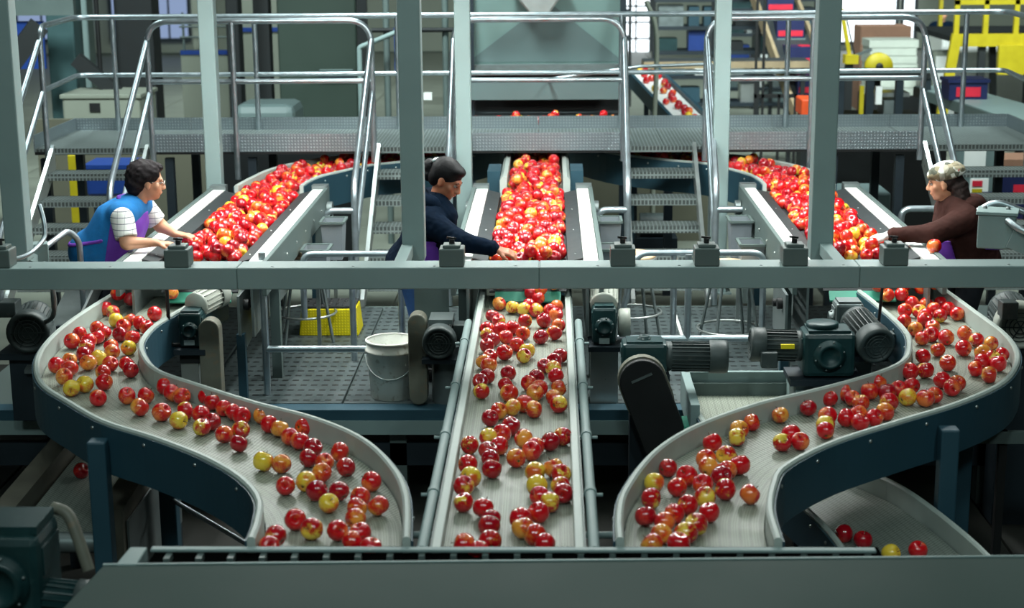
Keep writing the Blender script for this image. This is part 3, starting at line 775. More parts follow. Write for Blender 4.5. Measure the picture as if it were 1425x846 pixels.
# ---------------------------------------------------------------- apples: plan positions (m) and colour class on each lower conveyor
APPLES = {
 'L': '-2.642,9.929,r -2.653,9.646,r -2.556,9.563,d -2.396,9.897,r -2.306,9.867,o -2.325,9.67,o -2.344,9.297,r -2.671,9.43,r -2.607,9.351,m -2.538,9.147,y -2.454,9.147,o -2.455,9,r -2.379,9.072,r -2.314,8.974,r -2.424,8.81,d -2.337,8.74,r -2.303,8.517,y -2.595,8.952,r -2.523,8.834,r -2.536,8.748,r -2.662,8.835,r -2.652,8.652,r -2.561,8.667,r -2.533,8.518,m -2.507,8.368,d -2.41,8.561,r -2.37,8.431,o -2.413,8.305,y -2.434,8.202,o -2.315,8.181,r -2.592,8.154,r -2.554,8.264,o -2.502,8.102,o -2.483,7.927,o -2.388,7.725,y -2.338,7.792,y -2.31,8.023,o -2.253,7.832,r -2.228,8.181,r -2.177,8.061,d -2.208,7.555,r -2.075,7.589,r -1.984,7.596,r -1.963,7.39,o -1.931,7.757,r -1.864,7.633,r -1.802,7.576,r -1.839,7.308,r -1.732,7.188,y -1.732,7.34,m -1.649,7.291,r -1.601,7.085,m -1.679,7.578,r -1.628,7.474,m -1.558,7.383,r -1.57,7.163,d -1.477,6.978,r -1.449,7.253,r -1.414,7.042,m -1.386,6.843,d -1.501,7.321,r -1.42,7.346,d -1.355,7.268,o -1.3,7.131,r -1.238,7.057,o -1.131,7.086,r -1.174,6.945,r -1.12,6.881,r -1.048,6.788,d -1.048,6.641,d -1.233,6.589,y -1.149,6.563,o -1.09,6.292,r -0.969,6.589,o -0.919,6.721,o -0.869,6.525,d -0.963,6.45,o -1.012,6.34,y -0.951,6.222,d -0.86,6.222,d -0.885,6.086,y -0.741,6.34,r -0.765,6.153,r -0.766,6.031,o -0.756,5.912,o -0.683,6.053,o -0.989,5.901,r -0.91,5.798,m -0.812,5.788,r -0.721,5.754,r -0.741,5.672,r -0.667,5.611,r -1.036,5.726,m -1.046,5.628,r',
 'C': '-0.327,9.824,r -0.313,9.547,o -0.25,9.919,r -0.142,9.798,o -0.062,9.709,o 0.021,9.82,o -0.069,9.941,r -0.125,9.654,d -0.23,9.458,m -0.163,9.406,m -0.135,9.485,d -0.077,9.567,r -0.088,9.369,m 0.035,9.477,r -0.004,9.368,r 0.03,9.261,r -0.344,9.243,d -0.302,9.118,m -0.151,9.116,m -0.04,9.116,d 0.043,9.013,r 0.019,8.824,m -0.057,8.741,d -0.365,8.939,r -0.357,8.8,m -0.286,8.91,r -0.217,8.959,r -0.251,8.742,r -0.157,8.818,r -0.32,8.686,d -0.348,8.556,d -0.25,8.395,r -0.186,8.574,r -0.145,8.342,m -0.128,8.429,y -0.325,8.325,r -0.353,8.223,o -0.323,8.139,o -0.218,7.992,d -0.225,7.773,m -0.355,7.85,d -0.324,7.944,d -0.342,7.668,m 0.049,8.341,d 0.017,8.238,d -0.033,8.139,d 0.014,8.07,m 0.025,7.943,r -0.111,7.818,r -0.074,7.927,d -0.059,7.716,r -0.079,7.634,o 0.037,7.727,o 0.011,7.564,o -0.204,7.623,o -0.284,7.221,d -0.248,7.336,o -0.184,7.389,y -0.127,7.451,o -0.081,7.36,o 0.035,7.44,m -0.185,7.086,d -0.221,6.986,r -0.36,6.824,m -0.279,6.925,m -0.229,6.81,r -0.275,6.74,d -0.261,6.642,d -0.25,6.501,d -0.15,6.642,o -0.084,6.73,r -0.122,6.913,o -0.07,6.813,r -0.003,6.863,d 0.05,6.941,m -0.354,6.564,r -0.335,6.389,y -0.358,6.282,m -0.348,6.098,m -0.268,6.032,r -0.233,5.914,d -0.238,5.83,d -0.228,5.67,m -0.323,5.638,r -0.265,5.577,r -0.068,6.464,y -0.059,6.294,y 0.01,6.509,o 0.041,6.431,m 0.037,6.294,m 0.048,6.201,d -0.046,6.17,r -0.007,6.095,m -0.049,5.978,r -0.12,5.914,r -0.107,5.811,o -0.06,5.734,o -0.023,5.658,r',
 'R': '1.067,7.272,o 0.921,7.157,r 0.85,7.044,o 0.828,6.936,m 0.71,6.845,r 0.662,6.627,r 0.753,6.669,m 0.661,6.521,o 0.797,6.543,r 0.737,6.484,r 0.704,6.407,d 0.491,6.516,d 0.563,6.408,r 0.513,6.278,r 0.422,6.329,y 0.397,6.14,m 0.364,5.938,d 0.619,6.304,r 0.614,6.153,m 0.705,6.24,m 0.796,6.19,r 0.615,5.985,r 0.539,6.068,m 0.478,5.973,r 0.553,5.848,m 0.434,5.881,r 0.506,5.759,m 0.414,5.759,o 0.372,5.652,o 0.47,5.652,r 1.017,6.859,m 1.073,6.966,r 1.1,6.875,r 1.214,7.382,d 1.339,7.54,m 1.423,7.63,r 1.451,7.544,r 1.476,7.464,o 1.62,7.798,r 1.553,7.65,r 1.634,7.628,d 1.701,7.685,r 1.611,7.468,m 1.717,7.558,y 1.779,7.759,r 1.282,7.247,r 1.251,7.118,m 1.237,7.035,r 1.433,7.297,r 1.363,7.222,r 1.415,7.156,r 1.494,7.23,r 1.56,7.313,o 1.798,7.534,r 1.854,7.596,r 1.952,7.854,r 1.968,7.721,r 2.013,7.796,o 1.827,8.012,r 1.909,8.032,m 1.962,8.323,r 2.07,8.454,o 2.055,8.174,o 2.041,8.704,r 2.048,8.896,o 2.154,8.944,r 2.109,8.775,r 2.172,8.704,r 2.145,9.12,r 2.025,9.096,r 2.084,9.357,r 2.163,9.329,m 2.174,9.223,r 2.26,9.382,r 2.26,9.223,m 2.353,9.409,r 2.371,9.274,r 2.245,9.518,r 2.335,9.546,r 2.165,9.543,r 2.117,9.612,r 2.033,9.605,o 2.156,9.747,r 2.004,9.766,r 2.088,9.896,r 2.186,9.924,o 2.272,9.894,o 2.259,9.717,r 2.362,9.804,r 2.296,8.797,r 2.209,8.475,r 2.325,8.656,m 2.387,8.587,o 2.29,8.386,o 2.316,8.294,m 2.38,8.348,r 2.238,8.196,r 2.171,8.071,r 2.308,8.151,r 2.21,7.951,o',
}

def apple_material(name, red, yellow, lo, hi):
    m = bpy.data.materials.new(name); g = N(m)
    at = g.new('ShaderNodeAttribute'); at.attribute_name = 'apple_co'
    oi = g.new('ShaderNodeObjectInfo'); rd = g.new('ShaderNodeAttribute'); rd.attribute_name = 'apple_rnd'
    rnd = g.math('ADD', oi.outputs['Random'], rd.outputs['Fac'])
    add = g.new('ShaderNodeVectorMath', operation='ADD'); sc = g.new('ShaderNodeVectorMath', operation='SCALE')
    cmb = g.new('ShaderNodeCombineXYZ')
    for i in range(3): g.link(rnd, cmb.inputs[i])
    sc.inputs['Scale'].default_value = 37.0; g.link(cmb.outputs[0], sc.inputs[0])
    g.link(at.outputs['Vector'], add.inputs[0]); g.link(sc.outputs[0], add.inputs[1])
    n1 = g.new('ShaderNodeTexNoise'); n1.inputs['Scale'].default_value = 0.9; n1.inputs['Detail'].default_value = 3
    g.link(add.outputs[0], n1.inputs['Vector'])
    st = g.new('ShaderNodeVectorMath', operation='MULTIPLY'); st.inputs[1].default_value = (9, 9, 1.2); g.link(add.outputs[0], st.inputs[0])
    n2 = g.new('ShaderNodeTexNoise'); n2.inputs['Scale'].default_value = 1.0; n2.inputs['Detail'].default_value = 4
    g.link(st.outputs[0], n2.inputs['Vector'])
    sx = g.new('ShaderNodeSeparateXYZ'); g.link(at.outputs['Vector'], sx.inputs[0])
    f = g.math('ADD', g.math('MULTIPLY', n1.outputs[0], 1.0), g.math('MULTIPLY', g.math('SUBTRACT', n2.outputs[0], 0.5), 0.35))
    f = g.math('ADD', f, g.math('MULTIPLY', sx.outputs[0], 0.16))
    f = g.math('ADD', f, g.math('MULTIPLY', g.math('SUBTRACT', rnd, 0.5), 0.10))
    pole = g.math('POWER', g.math('ABSOLUTE', sx.outputs[2]), 6.0)
    f = g.math('SUBTRACT', f, g.math('MULTIPLY', pole, 0.12))
    mid = tuple(0.6 * a + 0.4 * b for a, b in zip(red, yellow))
    c = g.ramp(f, [(lo, yellow), ((lo + hi) / 2, mid), (hi, red)])
    n3 = g.new('ShaderNodeTexVoronoi'); n3.inputs['Scale'].default_value = 11; g.link(at.outputs['Vector'], n3.inputs['Vector'])
    spk = g.math('LESS_THAN', n3.outputs['Distance'], 0.10)
    c = g.mix(g.math('MULTIPLY', spk, 0.35), c, lin(240, 190, 120))
    g.link(c, g.b.inputs['Base Color'])
    g.b.inputs['Roughness'].default_value = 0.22
    g.b.inputs['Specular IOR Level'].default_value = 0.35
    g.b.inputs['Coat Weight'].default_value = 1.0; g.b.inputs['Coat Roughness'].default_value = 0.045
    g.b.inputs['Subsurface Weight'].default_value = 0.0
    return m
YEL = lin(244, 208, 74); ORG = lin(224, 120, 48)
AM = {'d': apple_material('apple_skin_deep_red', lin(168, 8, 28), lin(206, 48, 40), 0.26, 0.46),
      'r': apple_material('apple_skin_red', lin(210, 16, 28), lin(240, 120, 54), 0.28, 0.46),
      'o': apple_material('apple_skin_orange_red', lin(208, 38, 26), lin(244, 166, 66), 0.34, 0.58),
      'm': apple_material('apple_skin_half_yellow', lin(196, 18, 28), YEL, 0.35, 0.49),
      'y': apple_material('apple_skin_yellow', lin(222, 96, 40), lin(240, 204, 62), 0.47, 0.70)}
STEM = mat('apple_stem_wood', lin(88, 62, 38), 0.7)
CALYX = mat('apple_calyx', lin(92, 84, 30), 0.7)

def apple_arrays(n=16, seed=0):
    """lathe with stem dimple and five soft lobes; returns verts (unit radius about 1), faces, calyx face flags"""
    prof = [(0.0, 0.60), (0.10, 0.64), (0.22, 0.76), (0.42, 0.86), (0.68, 0.78), (0.90, 0.48), (1.0, 0.10), (0.95, -0.28), (0.78, -0.62), (0.52, -0.83), (0.30, -0.86), (0.14, -0.78), (0.0, -0.74)]
    r = np.random.default_rng(seed); sk = r.uniform(-0.06, 0.06, 2); ph = r.uniform(0, 6.28); ht = r.uniform(0.94, 1.06)
    vs = []; fs = []
    for i, (a, z) in enumerate(prof):
        if a == 0: vs.append((0, 0, z * ht)); continue
        for k in range(n):
            t = 2 * math.pi * k / n
            q = a * (1 + 0.035 * math.cos(5 * t + ph) * max(0, 0.2 - z)) 
            vs.append((q * math.cos(t) + sk[0] * z, q * math.sin(t) + sk[1] * z, z * ht))
    R0 = 1
    ring = lambda i: 1 + (i - 1) * n
    last = len(vs) - 1
    for k in range(n): fs.append((0, ring(1) + k, ring(1) + (k + 1) % n))
    for i in range(1, len(prof) - 2):
        for k in range(n):
            a, b = ring(i) + k, ring(i) + (k + 1) % n
            fs.append((a, a + n, b + n, b))
    e = ring(len(prof) - 2)
    for k in range(n): fs.append((e + k, last, e + (k + 1) % n))
    cal = [0] * (len(fs) - n) + [1] * n
    return np.array(vs), fs, cal

AR = 0.0435
def apple_mesh(c, seed):
    v, f, cal = apple_arrays(16, seed)
    me = bpy.data.meshes.new('apple_' + c); me.from_pydata((v * AR).tolist(), [], f)
    me.materials.append(AM[c]); me.materials.append(CALYX)
    me.polygons.foreach_set('use_smooth', [True] * len(f)); me.polygons.foreach_set('material_index', cal)
    a = me.attributes.new('apple_co', 'FLOAT_VECTOR', 'POINT'); a.data.foreach_set('vector', v.astype(np.float32).ravel())
    a = me.attributes.new('apple_rnd', 'FLOAT', 'POINT')
    me.update(); return me
APM = {c: [apple_mesh(c, i * 5 + j) for j in range(3)] for i, c in enumerate('dromy'.replace(' ', ''))}
_st = MB().tube([(0, 0, 0.025), (0.001, 0.001, 0.036), (0.004, 0.002, 0.048)], [0.0014, 0.0013, 0.0019], 6); _st = _st.build('stem', STEM); STEM_ME = _st.data; bpy.data.objects.remove(_st)

def apple(c, loc, label, group, size=1.0, rot=None):
    o = link_mesh('apple', random.choice(APM[c]), None, loc)
    o.rotation_euler = rot or (random.gauss(0, 0.9), random.gauss(0, 0.9), random.uniform(0, 6.28)); o.scale = (size,) * 3
    tag(o, label, 'apple', group)
    link_mesh('stem', STEM_ME, o)
    return o

ORD = 'first second third fourth fifth sixth seventh eighth ninth tenth eleventh twelfth thirteenth fourteenth fifteenth sixteenth seventeenth eighteenth nineteenth'.split()
TENS = {2: 'twent', 3: 'thirt', 4: 'fort', 5: 'fift', 6: 'sixt'}
def ordinal(i):
    if i < 20: return ORD[i - 1]
    a, b = divmod(i, 10)
    return TENS[a] + ('ieth' if b == 0 else 'y-' + ORD[b - 1])
CW = {'d': 'deep red', 'r': 'bright red', 'o': 'orange-red', 'm': 'half red half yellow', 'y': 'mostly yellow'}
CN = {'L': 'left S-curved conveyor', 'C': 'straight centre conveyor', 'R': 'right S-curved conveyor'}
for k, txt in APPLES.items():
    L = []
    for w in txt.split():
        a, b, c = w.split(','); L.append((float(a), float(b), c))
    L.sort(key=lambda q: q[1])
    cnt = {}
    for (x, y, c) in L:
        cnt[c] = cnt.get(c, 0) + 1
        s = random.uniform(0.94, 1.06)
        z = 0.5415 + AR * 0.93 * s
        if y > 9.56:                                 # still on the slide between table and lower belt
            u = min(1, (y - 9.56) / 0.36); y2 = 9.56 + 0.10 * u; x *= y2 / y; y = y2; z += 0.03 + 0.11 * u
        apple(c, (x, y, z), '%s apple on the %s, %s such from its near end' % (CW[c], CN[k], ordinal(cnt[c])), 'apples on the ' + CN[k], s)
for (x, y, z, c, lab) in ((1.315, 6.90, 0.102, 'd', 'deep red apple against the left side of the lower right conveyor'), (1.385, 6.82, 0.102, 'd', 'deep red apple touching another on the lower right conveyor'), (1.475, 6.66, 0.102, 'y', 'yellow apple half hidden behind the front cover on the lower conveyor'), (1.60, 6.70, 0.102, 'r', 'lone red apple at the right on the lower right conveyor'), (-2.40, 7.83, 0.075, 'd', 'single dark apple on the shaded inclined conveyor at lower left')):
    apple(c, (x, y, z + AR * 0.86), lab, 'apples on the lower conveyors')

# apple heaps on the sorting tables and infeed belts: past the limit of single apples, so one object
def heap_points(inside, x0, x1, y0, y1, d=0.077, tries=9000):
    pts = []; cell = {}
    for _ in range(tries):
        x = random.uniform(x0, x1); y = random.uniform(y0, y1)
        if not inside(x, y): continue
        ci, cj = int(x / d + 1000), int(y / d + 1000); ok = True
        for a in (-1, 0, 1):
            for b in (-1, 0, 1):
                for (px, py) in cell.get((ci + a, cj + b), ()):
                    if (px - x) ** 2 + (py - y) ** 2 < d * d: ok = False; break
                if not ok: break
            if not ok: break
        if ok: pts.append((x, y)); cell.setdefault((ci, cj), []).append((x, y))
    return pts
HP = []
def heap(inside, x0, x1, y0, y1, z, top=0.5, cap=None, zf=None):
    for (x, y) in heap_points(inside, x0, x1, y0, y1): HP.append((x, y, (zf(x, y) if zf else z) + AR * 0.88, random.uniform(0, 1)))
    ins2 = cap or inside
    for (x, y) in heap_points(ins2, x0, x1, y0, y1, 0.092, 5000):
        if random.random() < top: HP.append((x, y, (zf(x, y) if zf else z) + AR * 0.88 + random.uniform(0.036, 0.056), random.uniform(0, 1)))
def tbl(c, lo=-0.205, hi=0.205): return lambda x, y: c + lo < x < c + hi
def cap(c): return lambda x, y: c - 0.17 < x < c + 0.17
heap(tbl(-0.14), -0.4, 0.12, 9.72, 12.25, 0.78, 0.75, cap(-0.14))
heap(lambda x, y: -2.355 < x < -1.945 and not (x < -2.2 and 10.0 < y < 10.9 and x < -2.29 + 0), -2.4, -1.9, 9.78, 12.25, 0.78, 0.7, lambda x, y: -2.26 < x < -1.97)
heap(lambda x, y: 1.68 < x < 2.09, 1.6, 2.2, 9.78, 12.25, 0.78, 0.7, cap(1.885))
heap(lambda x, y: -0.29 < x < 0.05, -0.4, 0.2, 12.3, 15.2, 0.82, 0.5, lambda x, y: -0.27 < x < 0.03)
def between(L, Rr):
    A, _ = resample(smooth_path(L), 60); B, _ = resample(smooth_path(Rr), 60)
    poly = np.vstack([A * 0.91 + B * 0.09, (B * 0.91 + A * 0.09)[::-1]])
    def f(x, y):
        ins = False; j = len(poly) - 1
        for i in range(len(poly)):
            if (poly[i, 1] > y) != (poly[j, 1] > y) and x < (poly[j, 0] - poly[i, 0]) * (y - poly[i, 1]) / (poly[j, 1] - poly[i, 1]) + poly[i, 0]: ins = not ins
            j = i
        return ins
    return f
fl = between(FL_A, FL_B); fr = between(FR_A, FR_B)
heap(fl, -2.4, -0.4, 12.24, 15.3, 0.80, 0.4); heap(fr, 0.1, 2.15, 12.24, 15.3, 0.80, 0.4)
heap(lambda x, y: True, -0.74, 0.64, 16.05, 16.3, 0.86, 0.2)            # belt under the grey hopper
for sx in np.linspace(0, 1, 26):                                          # scattered on the distant white belt
    HP.append((1.02 + 0.46 * sx + random.uniform(0.0, 0.26), 20.6 - 2.7 * sx, 0.99 - 0.36 * sx + 0.035, random.random()))
AV, AF, AC = apple_arrays(12, 3)
def build_heap():
    n = len(AV); k = len(HP); V = np.empty((k, n, 3), np.float32); co = np.empty((k, n, 3), np.float32); rn = np.empty((k, n), np.float32)
    faces = []; mi = []
    cls = rng.choice(5, k, p=[0.17, 0.34, 0.23, 0.19, 0.07])
    for i, (x, y, z, r) in enumerate(HP):
        M = np.array(Euler((random.gauss(0, 1.0), random.gauss(0, 1.0), random.uniform(0, 6.28))).to_matrix())
        V[i] = (AV @ M.T) * AR * random.uniform(0.93, 1.06) + (x, y, z); co[i] = AV; rn[i] = r
        b = i * n
        faces += [tuple(b + q for q in f) for f in AF]; mi += [int(cls[i])] * len(AF)
    me = bpy.data.meshes.new('apple_heap'); me.from_pydata(V.reshape(-1, 3).tolist(), [], faces)
    for c in 'dromy': me.materials.append(AM[c])
    me.polygons.foreach_set('material_index', mi); me.polygons.foreach_set('use_smooth', [True] * len(faces))
    a = me.attributes.new('apple_co', 'FLOAT_VECTOR', 'POINT'); a.data.foreach_set('vector', co.ravel())
    a = me.attributes.new('apple_rnd', 'FLOAT', 'POINT'); a.data.foreach_set('value', rn.ravel())
    me.update()
    tag(link_mesh('apple_heap', me), 'heaped red and yellow apples covering the sorting tables and infeed belts', 'apples', kind='stuff')
build_heap()

# ---------------------------------------------------------------- gear motors
def finned_motor(parent, p0, p1, r, m=MOTOR, cover=MOTOR, fins=22, box=None):
    """p0 = gearbox end, p1 = fan end"""
    p0, p1 = Vector(p0), Vector(p1); a = (p1 - p0); L = a.length; a.normalize()
    b = MB(); b.lathe([(0, 0), (r * 0.9, 0), (r * 0.9, L * 0.08), (r * 0.84, L * 0.1), (r * 0.84, L * 0.72), (0, L * 0.72)], p0, a, 28)
    q = a.to_track_quat('Z', 'Y').to_matrix()
    for k in range(fins):
        t = 2 * math.pi * k / fins
        d = q @ Vector((math.cos(t), math.sin(t), 0))
        b.bar(p0 + d * r * 0.88 + a * L * 0.1, p0 + d * r * 0.88 + a * L * 0.7, r * 0.05, r * 0.12, d)
    body = b.build('motor_body', m, parent)
    f = MB(); f.lathe([(r * 0.97, L * 0.7), (r * 1.02, L * 0.72), (r * 1.02, L * 0.95), (r * 0.95, L), (r * 0.80, L * 1.005), (r * 0.78, L * 0.985), (0, L * 0.985)], p0, a, 28)
    fc = f.build('fan_cover', cover, parent)
    g = MB()
    for rr in (0.28, 0.46, 0.64):
        ring = []
        for k in range(25):
            t = 2 * math.pi * k / 24; ring.append(p0 + a * L * 0.993 + q @ Vector((math.cos(t) * r * rr, math.sin(t) * r * rr, 0)))
        g.tube(ring, r * 0.025, 5, False)
    for k in range(6):
        t = math.pi * k / 3; d = q @ Vector((math.cos(t), math.sin(t), 0)); g.bar(p0 + a * L * 0.993, p0 + a * L * 0.993 + d * r * 0.8, r * 0.05, r * 0.03, a)
    g.build('fan_grille', MOTOR, fc)
    if box:
        c, d = box; bx = MB().chbox(c, d, 0.006).build('terminal_box', m, parent)
    return body

def gearbox(parent, c, d, face, m=GEAR, boss=0.055):
    c = Vector(c); face = Vector(face).normalized()
    b = MB().chbox(c, d, min(d) * 0.12)
    e = abs(face.x) * d[0] / 2 + abs(face.y) * d[1] / 2 + abs(face.z) * d[2] / 2
    b.lathe([(0, -0.01), (boss * 1.25, -0.01), (boss * 1.25, 0.012), (boss, 0.016), (boss, 0.028), (boss * 0.72, 0.03), (boss * 0.7, 0.02), (0, 0.02)], c + face * e, face, 24)
    o = b.build('gearbox_housing', m, parent)
    bl = MB(); q = face.to_track_quat('Z', 'Y').to_matrix()
    for k in range(6):
        t = math.pi * k / 3 + 0.3; p = c + face * (e + 0.012) + q @ Vector((math.cos(t) * boss * 1.12, math.sin(t) * boss * 1.12, 0))
        bl.lathe([(0, 0.008), (0.006, 0.006), (0.007, 0)], p, face, 6)
    tag(bl.build('bolt_row', STEEL_D, o), kind='stuff')
    rb = MB()
    for sx in (-1, 1): rb.cbox(c + Vector((sx * d[0] * 0.5, 0, d[2] * 0.2)), (0.01, d[1] * 0.7, d[2] * 0.3))
    rb.cbox(c + Vector((0, 0, d[2] * 0.52)), (d[0] * 0.8, d[1] * 0.8, d[2] * 0.06))
    rb.build('cooling_rib', m, o)
    return o

def stadium(c0, c1, r, n=14):
    """outline in a plane: two circles joined"""
    a = math.atan2(c1[1] - c0[1], c1[0] - c0[0]); pts = []
    for k in range(n + 1): t = a + math.pi / 2 + math.pi * k / n; pts.append((c0[0] + r * math.cos(t), c0[1] + r * math.sin(t)))
    for k in range(n + 1): t = a - math.pi / 2 + math.pi * k / n; pts.append((c1[0] + r * math.cos(t), c1[1] + r * math.sin(t)))
    return pts

def machines():
    # by the left sorting table
    t = thing('gear_motor', 'green gear motor with pale dome in the bend of the left S-curve', 'motor', (-2.05, 9.1, 0))
    gearbox(t, (-2.07, 9.06, 0.56), (0.13, 0.15, 0.20), (0, -1, 0), boss=0.04)
    finned_motor(t, (-2.06, 9.12, 0.675), (-1.96, 9.36, 0.70), 0.082, MOTOR_L, MOTOR_L, 16)
    MB().box(-2.105, -2.045, 8.975, 8.984, 0.475, 0.505).build('name_plate', LABEL, t)
    MB().box(-2.16, -1.98, 8.94, 9.2, 0.425, 0.455).build('mounting_plate', NAVY_D, t); MB().box(-2.14, -2.0, 9.0, 9.18, 0.36, 0.425).build('bracket', BLACK, t)
    MB().prism(stadium((-1.955, 0.57), (-1.955, 0.10), 0.06), 8.95, 9.05, 'y').build('belt_guard', BROWNISH, t, bevel=0.008)
    MB().box(-2.14, -2.04, 9.02, 9.16, 0.014, 0.36).build('pedestal', STEEL, t)
    t2 = lone(recentre(MB().tube(fillet([(-2.19, 8.99, 0.98), (-2.19, 8.99, 0.47), (-2.12, 9.02, 0.47)], 0.05), 0.011, 8).build('power_cable', BLACK)), 'black cable dropping to the green motor by the left S-curve', 'cable')
    # left of the centre conveyor
    t = thing('gear_motor', 'grey fan-ended motor with brown guard left of the centre conveyor', 'motor', (-0.68, 9.3, 0))
    finned_motor(t, (-0.655, 9.52, 0.44), (-0.655, 9.17, 0.43), 0.098, MOTOR, MOTOR, 24, ((-0.545, 9.36, 0.46), (0.07, 0.12, 0.10)))
    MB().box(-0.72, -0.58, 9.28, 9.48, 0.52, 0.548).build('mount_plate', STEEL_D, t)
    MB().prism(stadium((-0.79, 0.525), (-0.79, 0.08), 0.055), 9.28, 9.40, 'y').build('belt_guard', BROWNISH, t, bevel=0.008)
    MB().box(-0.76, -0.52, 9.2, 9.5, 0.30, 0.325).build('base_plate', NAVY_D, t)
    MB().box(-0.83, -0.62, 9.60, 9.615, 0.25, 0.70).build('back_plate', PAINT_D, t)
    for x in (-0.82, -0.63): MB().box(x - 0.01, x + 0.01, 9.6, 9.62, 0.012, 0.25).build('leg', PAINT_D, t)
    MB().lathe([(0.1, 0.0), (0.095, 0.3)], (-0.62, 9.42, 0.012), (0, 0, 1), 20).build('pedestal', STEEL_D, t)
    # right of the centre conveyor
    t = thing('gear_motor', 'upright green gear motor with pale label right of the centre conveyor', 'motor', (0.33, 9.4, 0))
    gearbox(t, (0.315, 9.38, 0.50), (0.14, 0.15, 0.22), (0, -1, 0), boss=0.045)
    finned_motor(t, (0.315, 9.42, 0.60), (0.325, 9.66, 0.70), 0.09, MOTOR_L, MOTOR_L, 16)
    MB().box(0.285, 0.345, 9.295, 9.304, 0.395, 0.43).build('name_plate', LABEL, t)
    MB().lathe([(0, 0), (0.075, 0), (0.085, 0.012), (0.085, 0.07), (0, 0.075)], (0.40, 9.40, 0.50), (1, 0, 0), 24).build('side_pulley_cover', MOTOR_L, t)
    MB().box(0.22, 0.45, 9.26, 9.52, 0.355, 0.385).build('base_plate', NAVY_D, t)
    MB().box(0.235, 0.40, 9.36, 9.5, 0.012, 0.355).build('pedestal', STEEL, t)
    # long motor with black guard
    t = thing('gear_motor', 'long motor with green gearbox and black chain guard, right of centre', 'motor', (0.66, 8.75, 0))
    gearbox(t, (0.52, 8.80, 0.455), (0.25, 0.17, 0.18), (0, 0, 1), boss=0.03)
    finned_motor(t, (0.64, 8.80, 0.455), (0.985, 8.80, 0.45), 0.092, MOTOR, MOTOR, 22)
    MB().prism(stadium((0.50, 0.37), (0.70, -0.16), 0.125), 8.56, 8.68, 'y').build('chain_guard', BLACK, t, bevel=0.006)
    MB().prism(stadium((0.50, 0.37), (0.545, 0.25), 0.134), 8.60, 8.66, 'y').build('guard_rim', BROWNISH, t)
    MB().bar((0.44, 8.555, 0.37), (0.55, 8.555, 0.42), 0.01, 0.012).build('guard_strap', STEEL_D, t)
    MB().box(0.40, 0.66, 8.72, 8.9, 0.325, 0.365).build('mounting_plate', NAVY_D, t); MB().box(0.44, 0.52, 8.72, 8.86, GZ, 0.325).build('pedestal', NAVY_D, t)
    # right side: motor lying in front of the inner rail
    t = thing('gear_motor', 'green gearbox with round boss and yellow-tagged motor on the right', 'motor', (1.45, 8.85, 0))
    gearbox(t, (1.545, 8.85, 0.47), (0.29, 0.22, 0.25), (0, -1, 0), boss=0.072)
    MB().lathe([(0, 0), (0.09, 0), (0.09, 0.03), (0.075, 0.035), (0, 0.035)], (1.52, 8.87, 0.60), (0, 0, 1), 24).build('top_cap', GEAR, t)
    finned_motor(t, (1.40, 8.85, 0.50), (1.115, 8.85, 0.51), 0.095, MOTOR, MOTOR, 22, ((1.21, 8.74, 0.45), (0.09, 0.05, 0.09)))
    MB().box(1.275, 1.35, 8.742, 8.752, 0.51, 0.535).build('warning_tag', YELLOW, t)
    MB().box(1.33, 1.74, 8.72, 9.0, 0.30, 0.335).build('mounting_plate', NAVY_D, t); MB().box(1.36, 1.70, 8.78, 8.96, GZ, 0.30).build('pedestal', STEEL_D, t)
    t = thing('gear_motor', 'dark fan-ended motor against the inner rail of the right S-curve', 'motor', (1.80, 8.75, 0))
    finned_motor(t, (1.735, 9.02, 0.60), (1.80, 8.70, 0.53), 0.105, MOTOR, MOTOR, 24, ((1.885, 8.82, 0.55), (0.05, 0.08, 0.07)))
    gearbox(t, (1.70, 9.09, 0.60), (0.16, 0.15, 0.2), (-1, 0, 0), STEEL_D, boss=0.04)
    MB().box(1.68, 1.88, 8.8, 9.14, 0.42, 0.45).build('mounting_plate', NAVY_D, t); MB().box(1.70, 1.83, 9.0, 9.12, GZ, 0.42).build('pedestal', STEEL_D, t)
    lone(recentre(MB().tube(fillet([(1.86, 8.9, 0.98), (1.835, 8.88, 0.62), (1.86, 8.85, 0.59)], 0.05), 0.009, 8).build('power_cable', BLACK)), 'black cable hanging down to the fan-ended motor on the right', 'cable')
    # far right and far left edges
    t = thing('gear_motor', 'round pale-ringed motor at the right photo edge below the beam', 'motor', (2.62, 8.95, 0))
    finned_motor(t, (2.64, 9.2, 0.62), (2.62, 8.86, 0.60), 0.13, MOTOR, MOTOR_L, 24, ((2.55, 8.88, 0.70), (0.09, 0.10, 0.10)))
    MB().box(2.52, 2.76, 8.9, 9.2, 0.44, 0.48).build('mounting_plate', NAVY_D, t); MB().box(2.55, 2.75, 8.95, 9.15, GZ, 0.44).build('pedestal', NAVY_D, t)
    t = thing('gear_motor', 'dark round motor at the left photo edge below the beam', 'motor', (-3.02, 9.05, 0))
    finned_motor(t, (-3.06, 9.3, 0.56), (-3.0, 8.96, 0.55), 0.12, MOTOR, MOTOR, 24, ((-3.12, 9.05, 0.68), (0.1, 0.12, 0.09)))
    MB().box(-3.2, -2.9, 9.0, 9.3, 0.38, 0.42).build('mounting_plate', NAVY_D, t); MB().box(-3.15, -2.95, 9.05, 9.25, 0, 0.38).build('pedestal', NAVY_D, t)
    lone(recentre(MB().tube(smooth_path([(-2.86, 8.9, 0.98), (-2.82, 8.92, 0.80), (-2.84, 8.95, 0.66), (-2.92, 9.0, 0.60)], 6), 0.014, 10).build('flexible_conduit', STEEL_D)), 'grey flexible conduit dropping to the motor at the left edge', 'conduit')
    # lower left corner, nearest the viewer
    t = thing('gear_motor', 'large dark green gear motor in the lower left corner', 'motor', (-1.85, 5.35, GZ))
    gearbox(t, (-1.92, 5.35, 0.60), (0.30, 0.26, 0.34), (0, -1, 0), boss=0.09)
